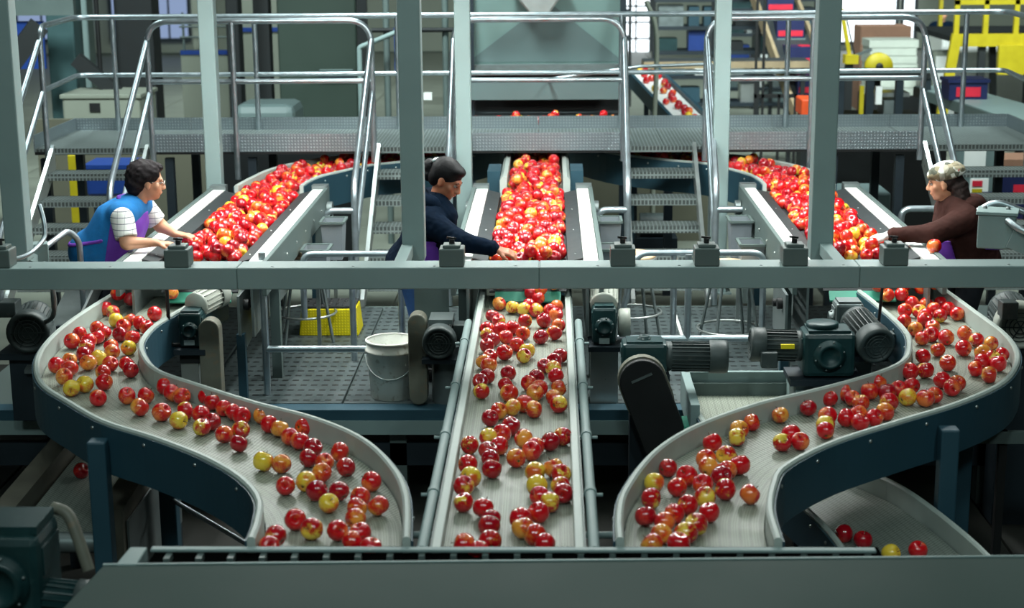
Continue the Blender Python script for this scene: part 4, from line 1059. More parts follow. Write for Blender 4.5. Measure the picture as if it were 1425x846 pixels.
    finned_motor(t, (-1.80, 5.30, 0.52), (-1.62, 5.30, 0.50), 0.075, GEAR, MOTOR, 18)
    MB().box(-2.06, -1.78, 5.25, 5.45, 0.77, 0.80).build('housing_lid', GEAR, t)
    MB().tube(smooth_path([(-1.80, 5.5, 0.78), (-1.74, 5.48, 0.76), (-1.70, 5.45, 0.68), (-1.66, 5.42, 0.57)], 6), 0.022, 10).build('torque_arm', BROWNISH, t)
    MB().box(-2.05, -1.75, 5.2, 5.5, GZ, 0.44).build('pedestal', NAVY_D, t)
machines()

# ---------------------------------------------------------------- steel chutes and side frames below the beam at the left and right
t = thing('steel_chute', 'sloping dull steel chute left of the left S-curve under the beam', 'chute', (-2.95, 9.6, 0))
MB().hexa([(-3.05, 9.0, 0.30), (-2.84, 9.0, 0.30), (-2.80, 9.9, 0.66), (-3.0, 9.9, 0.66), (-3.05, 9.0, 0.32), (-2.84, 9.0, 0.32), (-2.80, 9.9, 0.68), (-3.0, 9.9, 0.68)]).build('chute_pan', STEEL_D, t)
MB().hexa([(-2.84, 9.0, 0.30), (-2.825, 9.0, 0.30), (-2.785, 9.9, 0.66), (-2.80, 9.9, 0.66), (-2.84, 9.0, 0.40), (-2.825, 9.0, 0.40), (-2.785, 9.9, 0.76), (-2.80, 9.9, 0.76)]).build('chute_side', STEEL, t)
for y in (9.35, 9.85): MB().box(-2.95, -2.90, y - 0.02, y + 0.02, 0, 0.5).build('leg', NAVY_D, t)
for s, x, lab in ((1, -1.87, 'left sorting table'), (1, 0.325, 'centre sorting table'), (-1, 1.40, 'right sorting table')):
    t = thing('drive_frame', 'dark steel drive frame with hanging side plate under the %s' % lab, 'frame', (x, 9.6, 0))
    MB().prism([(9.42, 0.66), (9.95, 0.66), (9.95, 0.34), (9.6, 0.30), (9.42, 0.42)], x - 0.008, x + 0.008, 'x').build('side_plate', STEEL_D, t)
    MB().box(x - 0.025, x + 0.025, 9.44, 9.49, 0.0125, 0.42).build('leg', NAVY, t)
    b = MB(); b.cyl((x, 9.55, 0.58), (x + s * 0.04, 9.55, 0.58), 0.035, 12); b.cyl((x, 9.70, 0.55), (x + s * 0.045, 9.70, 0.55), 0.025, 12); b.build('bearing_unit', BLACK, t)

# ---------------------------------------------------------------- guard tubes on the platform
def guard(name, lab, paths, r=0.021):
    a = paths[0][0]
    t = thing(name, lab, 'railing', (a[0], a[1], 0))
    for n, p in enumerate(paths): MB().tube(fillet(p, 0.08), r, 12).build('post' if n and p[0][0] == p[-1][0] and p[0][1] == p[-1][1] else 'rail_tube', GALV if r > 0.02 else GALV, t)
guard('platform_guard', 'tubular guard at the platform front, left of the white bucket', [[(-1.74, 9.55, 0.30), (-0.84, 9.55, 0.30)], [(-1.74, 9.55, 0.012), (-1.74, 9.55, 0.9)]], 0.022)
guard('platform_guard', 'tubular guard at the platform front behind the long motor', [[(0.42, 9.95, 0.26), (1.62, 9.95, 0.26)], [(1.46, 9.95, 0.012), (1.46, 9.95, 0.86)], [(0.86, 9.95, 0.012), (0.86, 9.95, 0.8)]], 0.022)
guard('station_rail', 'low steel tube behind the beam, right of the left sorting table', [[(-1.62, 10.35, 0.3), (-1.62, 10.35, 0.73), (-0.98, 10.35, 0.73), (-0.98, 10.35, 0.03)], [(-1.3, 10.35, 0.014), (-1.3, 10.35, 0.715)]])
guard('station_rail', 'low steel tube behind the beam, in front of the middle stairs', [[(0.46, 10.35, 0.3), (0.56, 10.35, 0.73), (1.38, 10.35, 0.73), (1.38, 10.35, 0.03)], [(0.8, 10.35, 0.014), (0.8, 10.35, 0.715)]])

# ---------------------------------------------------------------- stools, step, bucket, totes
def stool(x, y, zs, zr, lab):
    t = thing('stool', lab, 'stool', (x, y, 0), 'steel worker stools')
    MB().lathe([(0, 0), (0.15, 0), (0.165, 0.008), (0.165, 0.02), (0.15, 0.028), (0, 0.03)], (x, y, zs), (0, 0, 1), 28).build('seat', SEAT, t)
    MB().lathe([(0.13, -0.03), (0.172, -0.02), (0.174, 0.006), (0.166, 0.006), (0.14, -0.01)], (x, y, zs), (0, 0, 1), 28).build('seat_rim', STEEL, t)
    for k in range(4):
        a = math.pi / 4 + k * math.pi / 2 + 0.25
        MB().tube([(x + 0.12 * math.cos(a), y + 0.12 * math.sin(a), zs - 0.02), (x + 0.235 * math.cos(a), y + 0.235 * math.sin(a), 0.0125)], 0.011, 8).build('leg', STEEL_D, t)
    rr = 0.12 + 0.115 * (zs - zr) / zs + 0.012
    MB().tube([(x + rr * math.cos(2 * math.pi * k / 32), y + rr * math.sin(2 * math.pi * k / 32), zr) for k in range(33)], 0.009, 8, False).build('foot_ring', STEEL, t)
stool(-1.70, 10.93, 0.60, 0.20, 'round stool with tan seat right of the left sorting table')
stool(1.20, 10.62, 0.58, 0.16, 'round stool with foot ring left of the right sorting table')
stool(0.55, 10.85, 0.60, 0.22, 'round stool with tan seat right of the centre sorting table')

t = thing('step_stool', 'yellow plastic step with black gripped top on the rubber mat', 'step stool', (-1.55, 11.1, 0))
MB().prism([(-1.765, 0.0125), (-1.345, 0.0125), (-1.365, 0.205), (-1.745, 0.205)], 11.0, 11.28, 'y').build('step_body', YGRIP, t, bevel=0.008)
MB().box(-1.74, -1.37, 11.01, 11.27, 0.2055, 0.222).build('step_tread', TREAD, t, bevel=0.004)
b = MB()
for i in range(7):
    for j in range(4): b.lathe([(0, 0.006), (0.012, 0.004), (0.014, 0)], (-1.71 + i * 0.052, 11.05 + j * 0.06, 0.2221), (0, 0, 1), 8)
tag(b.build('tread_studs', BLACK, t), kind='stuff')

t = thing('bucket', 'dirty white plastic bucket with wire handle at the platform edge', 'bucket', (-0.97, 9.53, 0.0125))
MB().lathe([(0, 0.012), (0.128, 0.012), (0.148, 0.35), (0.152, 0.352), (0.154, 0.345), (0.152, 0.30), (0.157, 0.298), (0.157, 0.285), (0.149, 0.283), (0.131, 0.0), (0, 0.0)], (-0.97, 9.53, 0.0125), (0, 0, 1), 36).build('pail', BUCKET, t)
MB().lathe([(0.149, 0.34), (0.158, 0.345), (0.158, 0.355), (0.15, 0.358), (0.146, 0.352)], (-0.97, 9.53, 0.0125), (0, 0, 1), 36).build('rim', BUCKET, t)
hp = [(-0.97 - 0.156 * math.cos(a), 9.53 - 0.165 * math.sin(a), 0.285 - 0.13 * math.sin(a)) for a in np.linspace(0, math.pi, 20)]
MB().tube(hp, 0.004, 6).build('wire_handle', STEEL, t)
for s in (-1, 1): MB().lathe([(0, 0.012), (0.016, 0.01), (0.018, 0)], (-0.97 + s * 0.15, 9.53, 0.29), (s, 0, 0), 12).build('handle_ear', BUCKET, t)

def tote(x, y, z, w, d, h, lab):
    t = thing('tote_bin', lab, 'bin', (x, y, z), 'grey cull bins beside the tables')
    tp = 0.82; a, b = w / 2, d / 2; k = 0.006
    m = MB()
    o = [(-a, -b), (a, -b), (a, b), (-a, b)]
    vs = [(x + p[0] * tp, y + p[1] * tp, z) for p in o] + [(x + p[0], y + p[1], z + h) for p in o] + [(x + (p[0] - math.copysign(k, p[0])), y + (p[1] - math.copysign(k, p[1])), z + h) for p in o] + [(x + (p[0] * tp - math.copysign(k, p[0])), y + (p[1] * tp - math.copysign(k, p[1])), z + k) for p in o]
    fs = [(0, 3, 2, 1), (12, 13, 14, 15)]
    for i in range(4):
        j = (i + 1) % 4; fs += [(i, j, 4 + j, 4 + i), (4 + i, 4 + j, 8 + j, 8 + i), (8 + i, 8 + j, 12 + j, 12 + i)]
    m.add(vs, fs).build('bin_body', BIN, t)
    r = MB()
    for p, q in ((o[0], o[1]), (o[1], o[2]), (o[2], o[3]), (o[3], o[0])): r.bar((x + p[0] * 1.04, y + p[1] * 1.04, z + h), (x + q[0] * 1.04, y + q[1] * 1.04, z + h), 0.018, 0.016)
    r.build('bin_rim', PAINT_D, t)
    MB().bar((x, y + b * 1.05, z + h * 0.98), (x, y + b * 1.05, z + h * 0.6), 0.05, 0.008).build('hook', STEEL_D, t)
    MB().box(x - 0.012, x + 0.012, y - 0.012, y + 0.012, 0.012, z - 0.0).build('stand', STEEL_D, t)
tote(-1.585, 10.75, 0.50, 0.17, 0.22, 0.19, 'grey bin right of the left table, nearer one')
tote(-1.545, 11.35, 0.50, 0.155, 0.22, 0.27, 'grey bin right of the left table, farther one')
tote(0.42, 11.35, 0.50, 0.15, 0.22, 0.27, 'grey bin right of the centre table, farther one')
tote(0.41, 10.75, 0.50, 0.16, 0.22, 0.19, 'grey bin right of the centre table, nearer one')
tote(1.335, 11.35, 0.50, 0.15, 0.22, 0.27, 'grey bin left of the right table, farther one')
tote(1.345, 10.75, 0.50, 0.16, 0.22, 0.22, 'grey bin left of the right table, nearer one')

# junction boxes at the two sides
t = thing('junction_box', 'grey junction box on a slanted arm beside the brown hooded woman', 'junction box', (2.52, 9.0, 1.03))
Q = Euler((0, 0, R(-18)))
MB().chbox((2.50, 9.02, 1.125), (0.20, 0.17, 0.19), 0.008, Q).build('box_body', PAINT, t)
MB().chbox((2.50, 9.02, 1.23), (0.225, 0.19, 0.02), 0.004, Q).build('box_lid', PAINT, t)
for dx in (-0.06, 0.06): MB().lathe([(0, 0.014), (0.012, 0.012), (0.014, 0)], (2.50 + dx, 9.05 - dx * 0.3, 1.24), (0, 0, 1), 12).build('lid_screw', STEEL_D, t)
MB().bar((2.55, 8.93, 1.10), (3.05, 8.8, 0.90), 0.10, 0.10).build('support_arm', PAINT, t)
MB().tube(fillet([(2.53, 8.92, 1.20), (2.56, 8.85, 1.17), (3.0, 8.7, 0.98)], 0.05), 0.02, 10).build('conduit', GALV, t)
MB().tube(fillet([(2.45, 9.25, 1.19), (2.55, 9.25, 1.25), (3.0, 9.15, 1.08)], 0.06), 0.02, 10).build('conduit', GALV, t)
MB().bar((2.98, 8.81, 0.93), (2.98, 8.81, GZ), 0.08, 0.08).build('stand', PAINT, t)
t = thing('junction_box', 'small grey junction box beside the left dark post', 'junction box', (-3.0, 9.25, 0.85))
MB().chbox((-2.98, 9.22, 0.96), (0.10, 0.10, 0.14), 0.006, Euler((0, 0, R(20)))).build('box_body', PAINT, t)
MB().tube(fillet([(-2.95, 9.25, 1.0), (-2.89, 9.5, 1.05), (-2.84, 9.55, 0.98), (-2.84, 9.55, 0.02)], 0.06), 0.019, 10).build('conduit', GALV, t)
MB().bar((-3.0, 9.2, 0.93), (-2.99, 8.93, 1.02), 0.05, 0.05).build('support_arm', PAINT, t)
lone(recentre(MB().tube(smooth_path([(-2.80, 8.72, 1.34), (-2.775, 8.70, 1.25), (-2.77, 8.66, 1.16), (-2.82, 8.5, 1.10), (-2.92, 8.4, 1.09)], 6), 0.013, 10).build('flexible_conduit', GALV)), 'pale curved conduit rising from the beam beside the left dark post', 'conduit')

# ---------------------------------------------------------------- people: each body one continuous surface grown from a smooth distance field
V3 = lambda *a: np.array(a, float)
def unit(v): v = np.array(v, float); return v / np.linalg.norm(v)
def cap(a, b, r0, r1=None): return ('c', np.array(a, float), np.array(b, float), r0, r0 if r1 is None else r1)
def ell(c, r, f=(1, 0, 0), u=(0, 0, 1)):
    f = unit(f); u = np.array(u, float); u = unit(u - f * u.dot(f)); s = np.cross(u, f)
    return ('e', np.array(c, float), np.array(r, float), np.stack([f, s, u]))
def field(prims, h, k, cuts=(), noise=0.0):
    lo = np.full(3, 1e9); hi = -lo
    for p in prims:
        if p[0] == 'c': m = max(p[3], p[4]); a = np.minimum(p[1], p[2]) - m; b = np.maximum(p[1], p[2]) + m
        else: m = p[2].max(); a = p[1] - m; b = p[1] + m
        lo = np.minimum(lo, a); hi = np.maximum(hi, b)
    lo -= 3 * h + k; hi += 3 * h + k
    n = np.ceil((hi - lo) / h).astype(int) + 1
    D = np.full(n, 0.5, np.float32)
    ax = [lo[i] + h * np.arange(n[i]) for i in range(3)]
    for p in prims:
        if p[0] == 'c': m = max(p[3], p[4]); a = np.minimum(p[1], p[2]) - m; b = np.maximum(p[1], p[2]) + m
        else: m = p[2].max(); a = p[1] - m; b = p[1] + m
        kk = p[5] if len(p) > 5 else k
        pad = k + 2.5 * h
        i0 = np.maximum(((a - pad - lo) / h).astype(int), 0); i1 = np.minimum(((b + pad - lo) / h).astype(int) + 2, n)
        X = ax[0][i0[0]:i1[0]][:, None, None]; Y = ax[1][i0[1]:i1[1]][None, :, None]; Z = ax[2][i0[2]:i1[2]][None, None, :]
        if p[0] == 'c':
            d = p[2] - p[1]; L = max(d.dot(d), 1e-9)
            t = np.clip(((X - p[1][0]) * d[0] + (Y - p[1][1]) * d[1] + (Z - p[1][2]) * d[2]) / L, 0, 1)
            q = np.sqrt((X - p[1][0] - t * d[0]) ** 2 + (Y - p[1][1] - t * d[1]) ** 2 + (Z - p[1][2] - t * d[2]) ** 2) - (p[3] + (p[4] - p[3]) * t)
        else:
            M = p[3]; x, y, z = X - p[1][0], Y - p[1][1], Z - p[1][2]; k0 = 0; k1 = 0
            for j in range(3):
                w = M[j][0] * x + M[j][1] * y + M[j][2] * z
                k0 = k0 + (w / p[2][j]) ** 2; k1 = k1 + (w / p[2][j] ** 2) ** 2
            k0 = np.sqrt(k0); k1 = np.sqrt(k1) + 1e-9; q = k0 * (k0 - 1) / k1
        S_ = D[i0[0]:i1[0], i0[1]:i1[1], i0[2]:i1[2]]
        hh = np.clip(0.5 + 0.5 * (S_ - q) / k, 0, 1)
        D[i0[0]:i1[0], i0[1]:i1[1], i0[2]:i1[2]] = (S_ * (1 - hh) + q * hh - k * hh * (1 - hh))
    X = ax[0][:, None, None]; Y = ax[1][None, :, None]; Z = ax[2][None, None, :]
    if noise:
        D += (noise * (np.sin(X * 95 + np.sin(Y * 60) * 2) * np.sin(Y * 88 + 1.3 + np.sin(Z * 70)) * np.sin(Z * 101 + 0.7 + np.sin(X * 50)))).astype(np.float32)
    for (c, nrm) in cuts:
        nrm = unit(nrm); D = np.maximum(D, ((X - c[0]) * nrm[0] + (Y - c[1]) * nrm[1] + (Z - c[2]) * nrm[2]).astype(np.float32))
    return D, lo
def surface_nets(D, lo, h):
    I = D < 0; n = D.shape
    cs = [(a, b, c) for a in (0, 1) for b in (0, 1) for c in (0, 1)]
    sl = lambda A, o: A[o[0]:n[0] - 1 + o[0], o[1]:n[1] - 1 + o[1], o[2]:n[2] - 1 + o[2]]
    any_ = np.zeros([q - 1 for q in n], bool); all_ = np.ones_like(any_)
    for o in cs: s = sl(I, o); any_ |= s; all_ &= s
    act = np.argwhere(any_ & ~all_); m = len(act)
    idx = np.full(any_.shape, -1, np.int64); idx[tuple(act.T)] = np.arange(m)
    acc = np.zeros((m, 3)); cnt = np.zeros(m)
    for a in cs:
        for ax_ in range(3):
            if a[ax_]: continue
            b = list(a); b[ax_] = 1
            va = D[act[:, 0] + a[0], act[:, 1] + a[1], act[:, 2] + a[2]]; vb = D[act[:, 0] + b[0], act[:, 1] + b[1], act[:, 2] + b[2]]
            c = (va < 0) != (vb < 0)
            t = va[c] / (va[c] - vb[c]); pos = np.tile(np.array(a, float), (c.sum(), 1)); pos[:, ax_] += t
            acc[c] += pos; cnt[c] += 1
    P = lo + h * (act + acc / cnt[:, None])
    F = []
    for ax_ in range(3):
        u, v = (ax_ + 1) % 3, (ax_ + 2) % 3
        e = [slice(None)] * 3; e[ax_] = slice(0, n[ax_] - 1); f = list(e); f[ax_] = slice(1, n[ax_])
        ch = np.argwhere(I[tuple(e)] != I[tuple(f)])
        ok = (ch[:, u] > 0) & (ch[:, v] > 0) & (ch[:, u] < n[u] - 1) & (ch[:, v] < n[v] - 1); ch = ch[ok]
        ins = I[tuple(ch.T)]
        q = []
        for du, dv in ((1, 1), (0, 1), (0, 0), (1, 0)):
            g = ch.copy(); g[:, u] -= du; g[:, v] -= dv; q.append(idx[tuple(g.T)])
        Q = np.stack(q, 1); Q[~ins] = Q[~ins][:, ::-1]; F.append(Q)
    return P, np.vstack(F)
def grow(name, prims, m, parent=None, h=0.007, k=0.02, cuts=(), noise=0.0, loc=None):
    D, lo = field(prims, h, k, cuts, noise); P, F = surface_nets(D, lo, h)
    off = np.array(world_loc(parent)) if parent else np.array(loc)
    me = bpy.data.meshes.new(name); me.from_pydata((P - off).tolist(), [], F.tolist()); me.materials.append(m)
    me.polygons.foreach_set('use_smooth', [True] * len(F)); me.update()
    o = link_mesh(name, me, parent, (0, 0, 0) if parent else tuple(loc))
    s = o.modifiers.new('smooth', 'SMOOTH'); s.factor = 0.5; s.iterations = 2
    return o
def infl(prims, e):
    out = []
    for p in prims:
        out.append(('c', p[1], p[2], p[3] + e, p[4] + e) if p[0] == 'c' else ('e', p[1], p[2] + e, p[3]))
    return out
def rot(v, axis, a):
    v = np.array(v, float); axis = unit(axis); return v * math.cos(a) + np.cross(axis, v) * math.sin(a) + axis * axis.dot(v) * (1 - math.cos(a))
def hand(w, d, n, thumb, curl=0.35, sc=1.0):
    """w wrist, d forward, n back-of-hand normal, thumb = +1/-1 side along d x n"""
    d = unit(d); n = np.array(n, float); n = unit(n - d * n.dot(d)); s = np.cross(d, n); w = np.array(w, float); out = []
    for i in range(4):
        kn = w + d * 0.082 * sc + s * (i - 1.5) * 0.020 * sc
        out.append(cap(w + d * 0.012 * sc + s * (i - 1.5) * 0.012 * sc, kn, 0.0135 * sc, 0.0105 * sc))
        L = (0.070, 0.080, 0.074, 0.058)[i if thumb < 0 else 3 - i] * sc; p = kn; dd = d; 
        for j, (fr, r0, r1) in enumerate(((0.45, 0.0098, 0.0088), (0.32, 0.0088, 0.0080), (0.23, 0.0080, 0.0070))):
            dd = rot(dd, s, -(curl * (0.6 + 0.5 * j)) * (1 + 0.12 * (i - 1.5)))
            if np.dot(dd, n) > np.dot(d, n) + 0.01: dd = rot(dd, s, 2 * (curl * (0.6 + 0.5 * j)))
            q = p + dd * L * fr; out.append(cap(p, q, r0 * sc, r1 * sc)); p = q
    t0 = w + d * 0.025 * sc + s * thumb * 0.022 * sc; t1 = t0 + unit(d * 0.7 + s * thumb * 0.75 - n * 0.25) * 0.042 * sc; t2 = t1 + unit(d * 0.95 + s * thumb * 0.25 - n * 0.3) * 0.034 * sc
    out += [cap(t0, t1, 0.0135 * sc, 0.0105 * sc), cap(t1, t2, 0.0105 * sc, 0.0085 * sc)]
    return out
def head_prims(c, f, u):
    f = unit(f); u = np.array(u, float); u = unit(u - f * u.dot(f)); r = np.cross(f, u)
    P = lambda a, b, e: c + f * a + r * b + u * e
    pr = [ell(P(-0.012, 0, 0.025), (0.094, 0.076, 0.093), f, u), ell(P(0.022, 0, -0.04), (0.066, 0.058, 0.07), f, u), cap(P(0.058, 0, -0.085), P(0.03, 0, -0.085), 0.024, 0.03),
          cap(P(0.085, 0, 0.012), P(0.104, 0, -0.028), 0.009, 0.0125), cap(P(0.098, 0.010, -0.034), P(0.098, -0.010, -0.034), 0.009),
          cap(P(0.078, 0.034, 0.022), P(0.078, -0.034, 0.022), 0.012), cap(P(0.05, 0.045, -0.02), P(0.055, 0.03, -0.035), 0.022), cap(P(0.05, -0.045, -0.02), P(0.055, -0.03, -0.035), 0.022),
          cap(P(0.083, 0.018, -0.062), P(0.083, -0.018, -0.062), 0.009)]
    for s in (-1, 1): pr += [ell(P(-0.008, s * 0.079, -0.005), (0.017, 0.008, 0.030), f, u), ell(P(-0.004, s * 0.077, -0.026), (0.010, 0.008, 0.012), f, u)]
    return pr, P, (f, r, u)
def face_bits(body, P, ax, eye_col, lip, brow):
    f, r, u = ax
    for s in (-1, 1):
        m = MB(); m.lathe([(0, -0.012), (0.008, -0.009), (0.0115, 0), (0.008, 0.009), (0, 0.012)], P(0.076, s * 0.031, 0.004), f, 14); m.build('eye', EYEW, body)
        m = MB(); m.lathe([(0, 0.004), (0.005, 0.002), (0.0055, 0)], P(0.0855, s * 0.031, 0.003), f, 12); m.build('iris', eye_col, body)
        MB().tube([P(0.086, s * 0.016, 0.024), P(0.087, s * 0.032, 0.029), P(0.076, s * 0.048, 0.023)], [0.003, 0.004, 0.002], 6).build('eyebrow', brow, body)
        MB().tube([P(0.088, s * 0.020, 0.010), P(0.089, s * 0.031, 0.014), P(0.082, s * 0.043, 0.008)], 0.0028, 6).build('eyelid', SKIN_D, body)
    MB().tube([P(0.083, 0.022, -0.060), P(0.0925, 0.008, -0.058), P(0.0925, -0.008, -0.058), P(0.083, -0.022, -0.060)], [0.002, 0.0042, 0.0042, 0.002], 8).build('mouth', lip, body)

SKIN = mat('skin_tan', lin(206, 150, 118), 0.5, var=0.05, scale=20)
SKIN_M = mat('skin_brown', lin(172, 110, 82), 0.45, var=0.05, scale=20)
SKIN_D = mat('eyelid_skin', lin(120, 76, 58), 0.5)
EYEW = mat('eye_white', lin(168, 160, 150), 0.25)
EYEB = mat('dark_iris', lin(38, 24, 18), 0.2)
LIP = mat('lip_skin', lin(150, 78, 70), 0.4)
HAIR = mat('dark_wavy_hair', lin(30, 25, 27), 0.75, var=0.4, scale=30, bump=0.5, spec=0.2)
HAIR_B = mat('black_hair', lin(13, 13, 16), 0.6, var=0.3, scale=40, bump=0.3, spec=0.2)
HAIR_BR = mat('brown_hair', lin(36, 20, 17), 0.75, var=0.3, scale=40, bump=0.4)
VEST = mat('blue_fleece', lin(14, 112, 178), 0.85, var=0.10, scale=24, bump=0.25)
APRON = mat('purple_apron_cloth', lin(112, 56, 172), 0.7, var=0.08, scale=10, bump=0.1)
NAVYH = mat('navy_hoodie_cloth', lin(5, 20, 36), 0.9, var=0.12, scale=22, bump=0.3, spec=0.08)
BROWNH = mat('brown_hoodie_cloth', lin(60, 36, 32), 0.9, var=0.12, scale=22, bump=0.3, spec=0.15)
JEANS = mat('blue_jeans', lin(44, 84, 140), 0.8, var=0.15, scale=30)
DARKTR = mat('dark_trousers', lin(34, 36, 44), 0.8, var=0.1)
GLOVE = mat('white_glove', lin(232, 232, 236), 0.7, var=0.05)
SHOE = mat('black_shoe', lin(26, 26, 28), 0.5)
GLASS = mat('spectacle_frame', lin(190, 186, 180), 0.25, 0.8)
def check_mat():
    m = bpy.data.materials.new('white_checked_cotton'); g = N(m); tc = g.new('ShaderNodeTexCoord'); sx = g.new('ShaderNodeSeparateXYZ'); g.link(tc.outputs['Object'], sx.inputs[0])
    a = g.math('LESS_THAN', g.math('FRACT', g.math('MULTIPLY', sx.outputs[2], 1 / 0.036)), 0.11); b = g.math('LESS_THAN', g.math('FRACT', g.math('MULTIPLY', sx.outputs[0], 1 / 0.045)), 0.07)
    g.link(g.mix(g.math('MAXIMUM', a, g.math('MULTIPLY', b, 0.5)), lin(226, 226, 222), lin(84, 92, 104)), g.b.inputs['Base Color']); g.b.inputs['Roughness'].default_value = 0.85
    return m
CHECK = check_mat()
def scarf_mat():
    m = bpy.data.materials.new('floral_cap_cloth'); g = N(m); tc = g.new('ShaderNodeTexCoord')
    v = g.new('ShaderNodeTexVoronoi'); v.inputs['Scale'].default_value = 26; g.link(tc.outputs['Object'], v.inputs['Vector'])
    n = g.new('ShaderNodeTexNoise'); n.inputs['Scale'].default_value = 18; g.link(tc.outputs['Object'], n.inputs['Vector'])
    c = g.ramp(v.outputs['Color'], [(0.2, lin(70, 74, 62)), (0.42, lin(148, 138, 112)), (0.6, lin(196, 200, 196)), (0.85, lin(120, 110, 84))])
    red = g.math('GREATER_THAN', n.outputs[0], 0.64)
    g.link(g.mix(red, c, lin(188, 96, 92)), g.b.inputs['Base Color']); g.b.inputs['Roughness'].default_value = 0.85
    return m
SCARF = scarf_mat()

def legs(pel, sy, foot_dir, knee_fwd=0.05):
    """hip-knee-ankle-foot capsules on both sides (along Y)"""
    out = []; x, y, z = pel; fd = np.array(foot_dir, float)
    for s in (-1, 1):
        hp = V3(x, y + s * 0.09, z - 0.02); kn = V3(x + fd[0] * knee_fwd, y + s * 0.105, 0.42 * z / 0.8 + 0.02); an = V3(x - fd[0] * 0.02, y + s * 0.11, 0.10)
        out.append((hp, kn, an))
    return out

def person(label, pel, chest, neck, hc, f, u, sh, el, wr, hands, skin, torso_r=(0.165, 0.15), fd=(1, 0, 0), name='person'):
    """sh/el/wr: pairs (near, far). Returns body object and a dict of the primitive lists the clothes are cut from"""
    pel, chest, neck, hc = map(lambda a: np.array(a, float), (pel, chest, neck, hc))
    hp, P, ax = head_prims(hc, f, u)
    tr = [ell(pel, (0.16, 0.185, 0.15), fd), cap(pel + V3(0, 0.05, 0), chest + V3(0, 0.06, 0), torso_r[0] - 0.035, torso_r[1] - 0.03), cap(pel - V3(0, 0.05, 0), chest - V3(0, 0.06, 0), torso_r[0] - 0.035, torso_r[1] - 0.03),
          cap(chest, chest * 0.4 + neck * 0.6, torso_r[1] - 0.02, 0.09), cap(np.array(sh[0]) * 0.75 + neck * 0.25, np.array(sh[1]) * 0.75 + neck * 0.25, 0.062)]
    nk = [cap(neck - V3(0, 0, 0.03), hc - unit(u) * 0.05 - unit(f) * 0.015, 0.054, 0.050)]
    arms = []; up = []; fo = []
    for a, b, c in zip(sh, el, wr):
        up.append(cap(a, b, 0.054, 0.043)); fo.append(cap(b, c, 0.042, 0.026))
    lg = []; sh_ = []; tro = []
    for (h_, k_, a_) in legs(pel, 0.09, fd):
        tro += [cap(h_, k_, 0.085, 0.06), cap(k_, a_, 0.058, 0.04)]; sh_.append((a_, [cap(a_ + V3(0, 0, -0.035) - np.array(fd) * 0.03, a_ + V3(0, 0, -0.045) + np.array(fd) * 0.14, 0.042, 0.034)]))
    hd = []
    for q in hands: hd += q
    foot = [cap(a - V3(0, 0, 0.02), a + V3(0, 0, -0.05) + np.array(fd) * 0.10, 0.032, 0.026) for a, _ in sh_]
    body = grow(name, tr + nk + hp + up + fo + tro + foot + hd, skin, None, 0.0062, 0.012, loc=(pel[0], pel[1], 0.0))
    tag(body, label, 'person')
    return body, dict(torso=tr, neck=nk, up=up, fore=fo, legs=tro, shoes=sh_, P=P, ax=ax, head=hp)
def dress_legs(body, d, m):
    for i in (0, 2): grow('trouser_leg', infl(d['legs'][i:i + 2], 0.012), m, body, 0.012, 0.02)
    for a, s in d['shoes']: grow('shoe', infl(s, 0.004), SHOE, body, 0.009, 0.01, cuts=[((0, 0, 0.0135), (0, 0, -1))])

# ---- woman in the blue vest, left table, facing right and leaning over the belt
f1 = (0.93, 0.34, -0.12)
b1, d1 = person('dark-haired woman in blue vest and purple apron reaching over the left table', (-2.83, 9.98, 0.80), (-2.70, 9.98, 1.01), (-2.60, 9.975, 1.13), (-2.515, 9.985, 1.265), f1, (0.2, 0.05, 1),
    ((-2.64, 9.80, 1.075), (-2.60, 10.15, 1.09)), ((-2.60, 9.735, 0.925), (-2.50, 10.20, 0.945)), ((-2.445, 9.80, 0.915), (-2.375, 10.04, 0.925)),
    (hand((-2.445, 9.80, 0.915), (0.95, 0.2, -0.15), (0.1, 0, 1), 1, 0.30), hand((-2.375, 10.04, 0.925), (0.95, -0.12, -0.12), (0.1, 0, 1), -1, 0.42)), SKIN, (0.185, 0.165))
face_bits(b1, d1['P'], d1['ax'], EYEB, LIP, HAIR)
P = d1['P']
grow('hair', [ell(P(-0.035, 0, 0.045), (0.103, 0.092, 0.098), f1), ell(P(-0.075, 0, -0.01), (0.062, 0.082, 0.085), f1), ell(P(0.03, 0, 0.095), (0.06, 0.07, 0.035), f1), ell(P(0.02, -0.06, 0.06), (0.045, 0.03, 0.045), f1), ell(P(0.02, 0.06, 0.06), (0.045, 0.03, 0.045), f1)], HAIR, b1, 0.006, 0.015, noise=0.007)
grow('vest', infl(d1['torso'], 0.016) + [cap((-2.66, 9.82, 1.09), (-2.62, 10.14, 1.10), 0.074), cap((-2.61, 9.9, 1.12), (-2.60, 10.05, 1.125), 0.072), ell((-2.86, 9.98, 0.83), (0.175, 0.2, 0.15))], VEST, b1, 0.008, 0.03, cuts=[((-2.545, 9.98, 1.16), (0.75, 0, 0.8))])
grow('apron', infl(d1['torso'][:4], 0.027), APRON, b1, 0.008, 0.03, cuts=[((-2.735, 9.98, 0.90), (-1, 0, 0.22)), ((-2.6, 9.98, 1.09), (0.1, 0, 1))])
grow('apron_tie', infl(d1['torso'], 0.024) + [ell((-2.86, 9.98, 0.83), (0.182, 0.207, 0.157))], APRON, b1, 0.007, 0.03, cuts=[((-2.83, 9.98, 0.93), (-0.2, 0, 1)), ((-2.83, 9.98, 0.908), (0.2, 0, -1)), ((-2.76, 9.98, 0.9), (1, 0, 0))])
MB().tube(smooth_path([(-2.66, 9.88, 1.165), (-2.695, 9.97, 1.17), (-2.66, 10.07, 1.165)], 6), 0.016, 8).build('apron_neck_strap', APRON, b1)
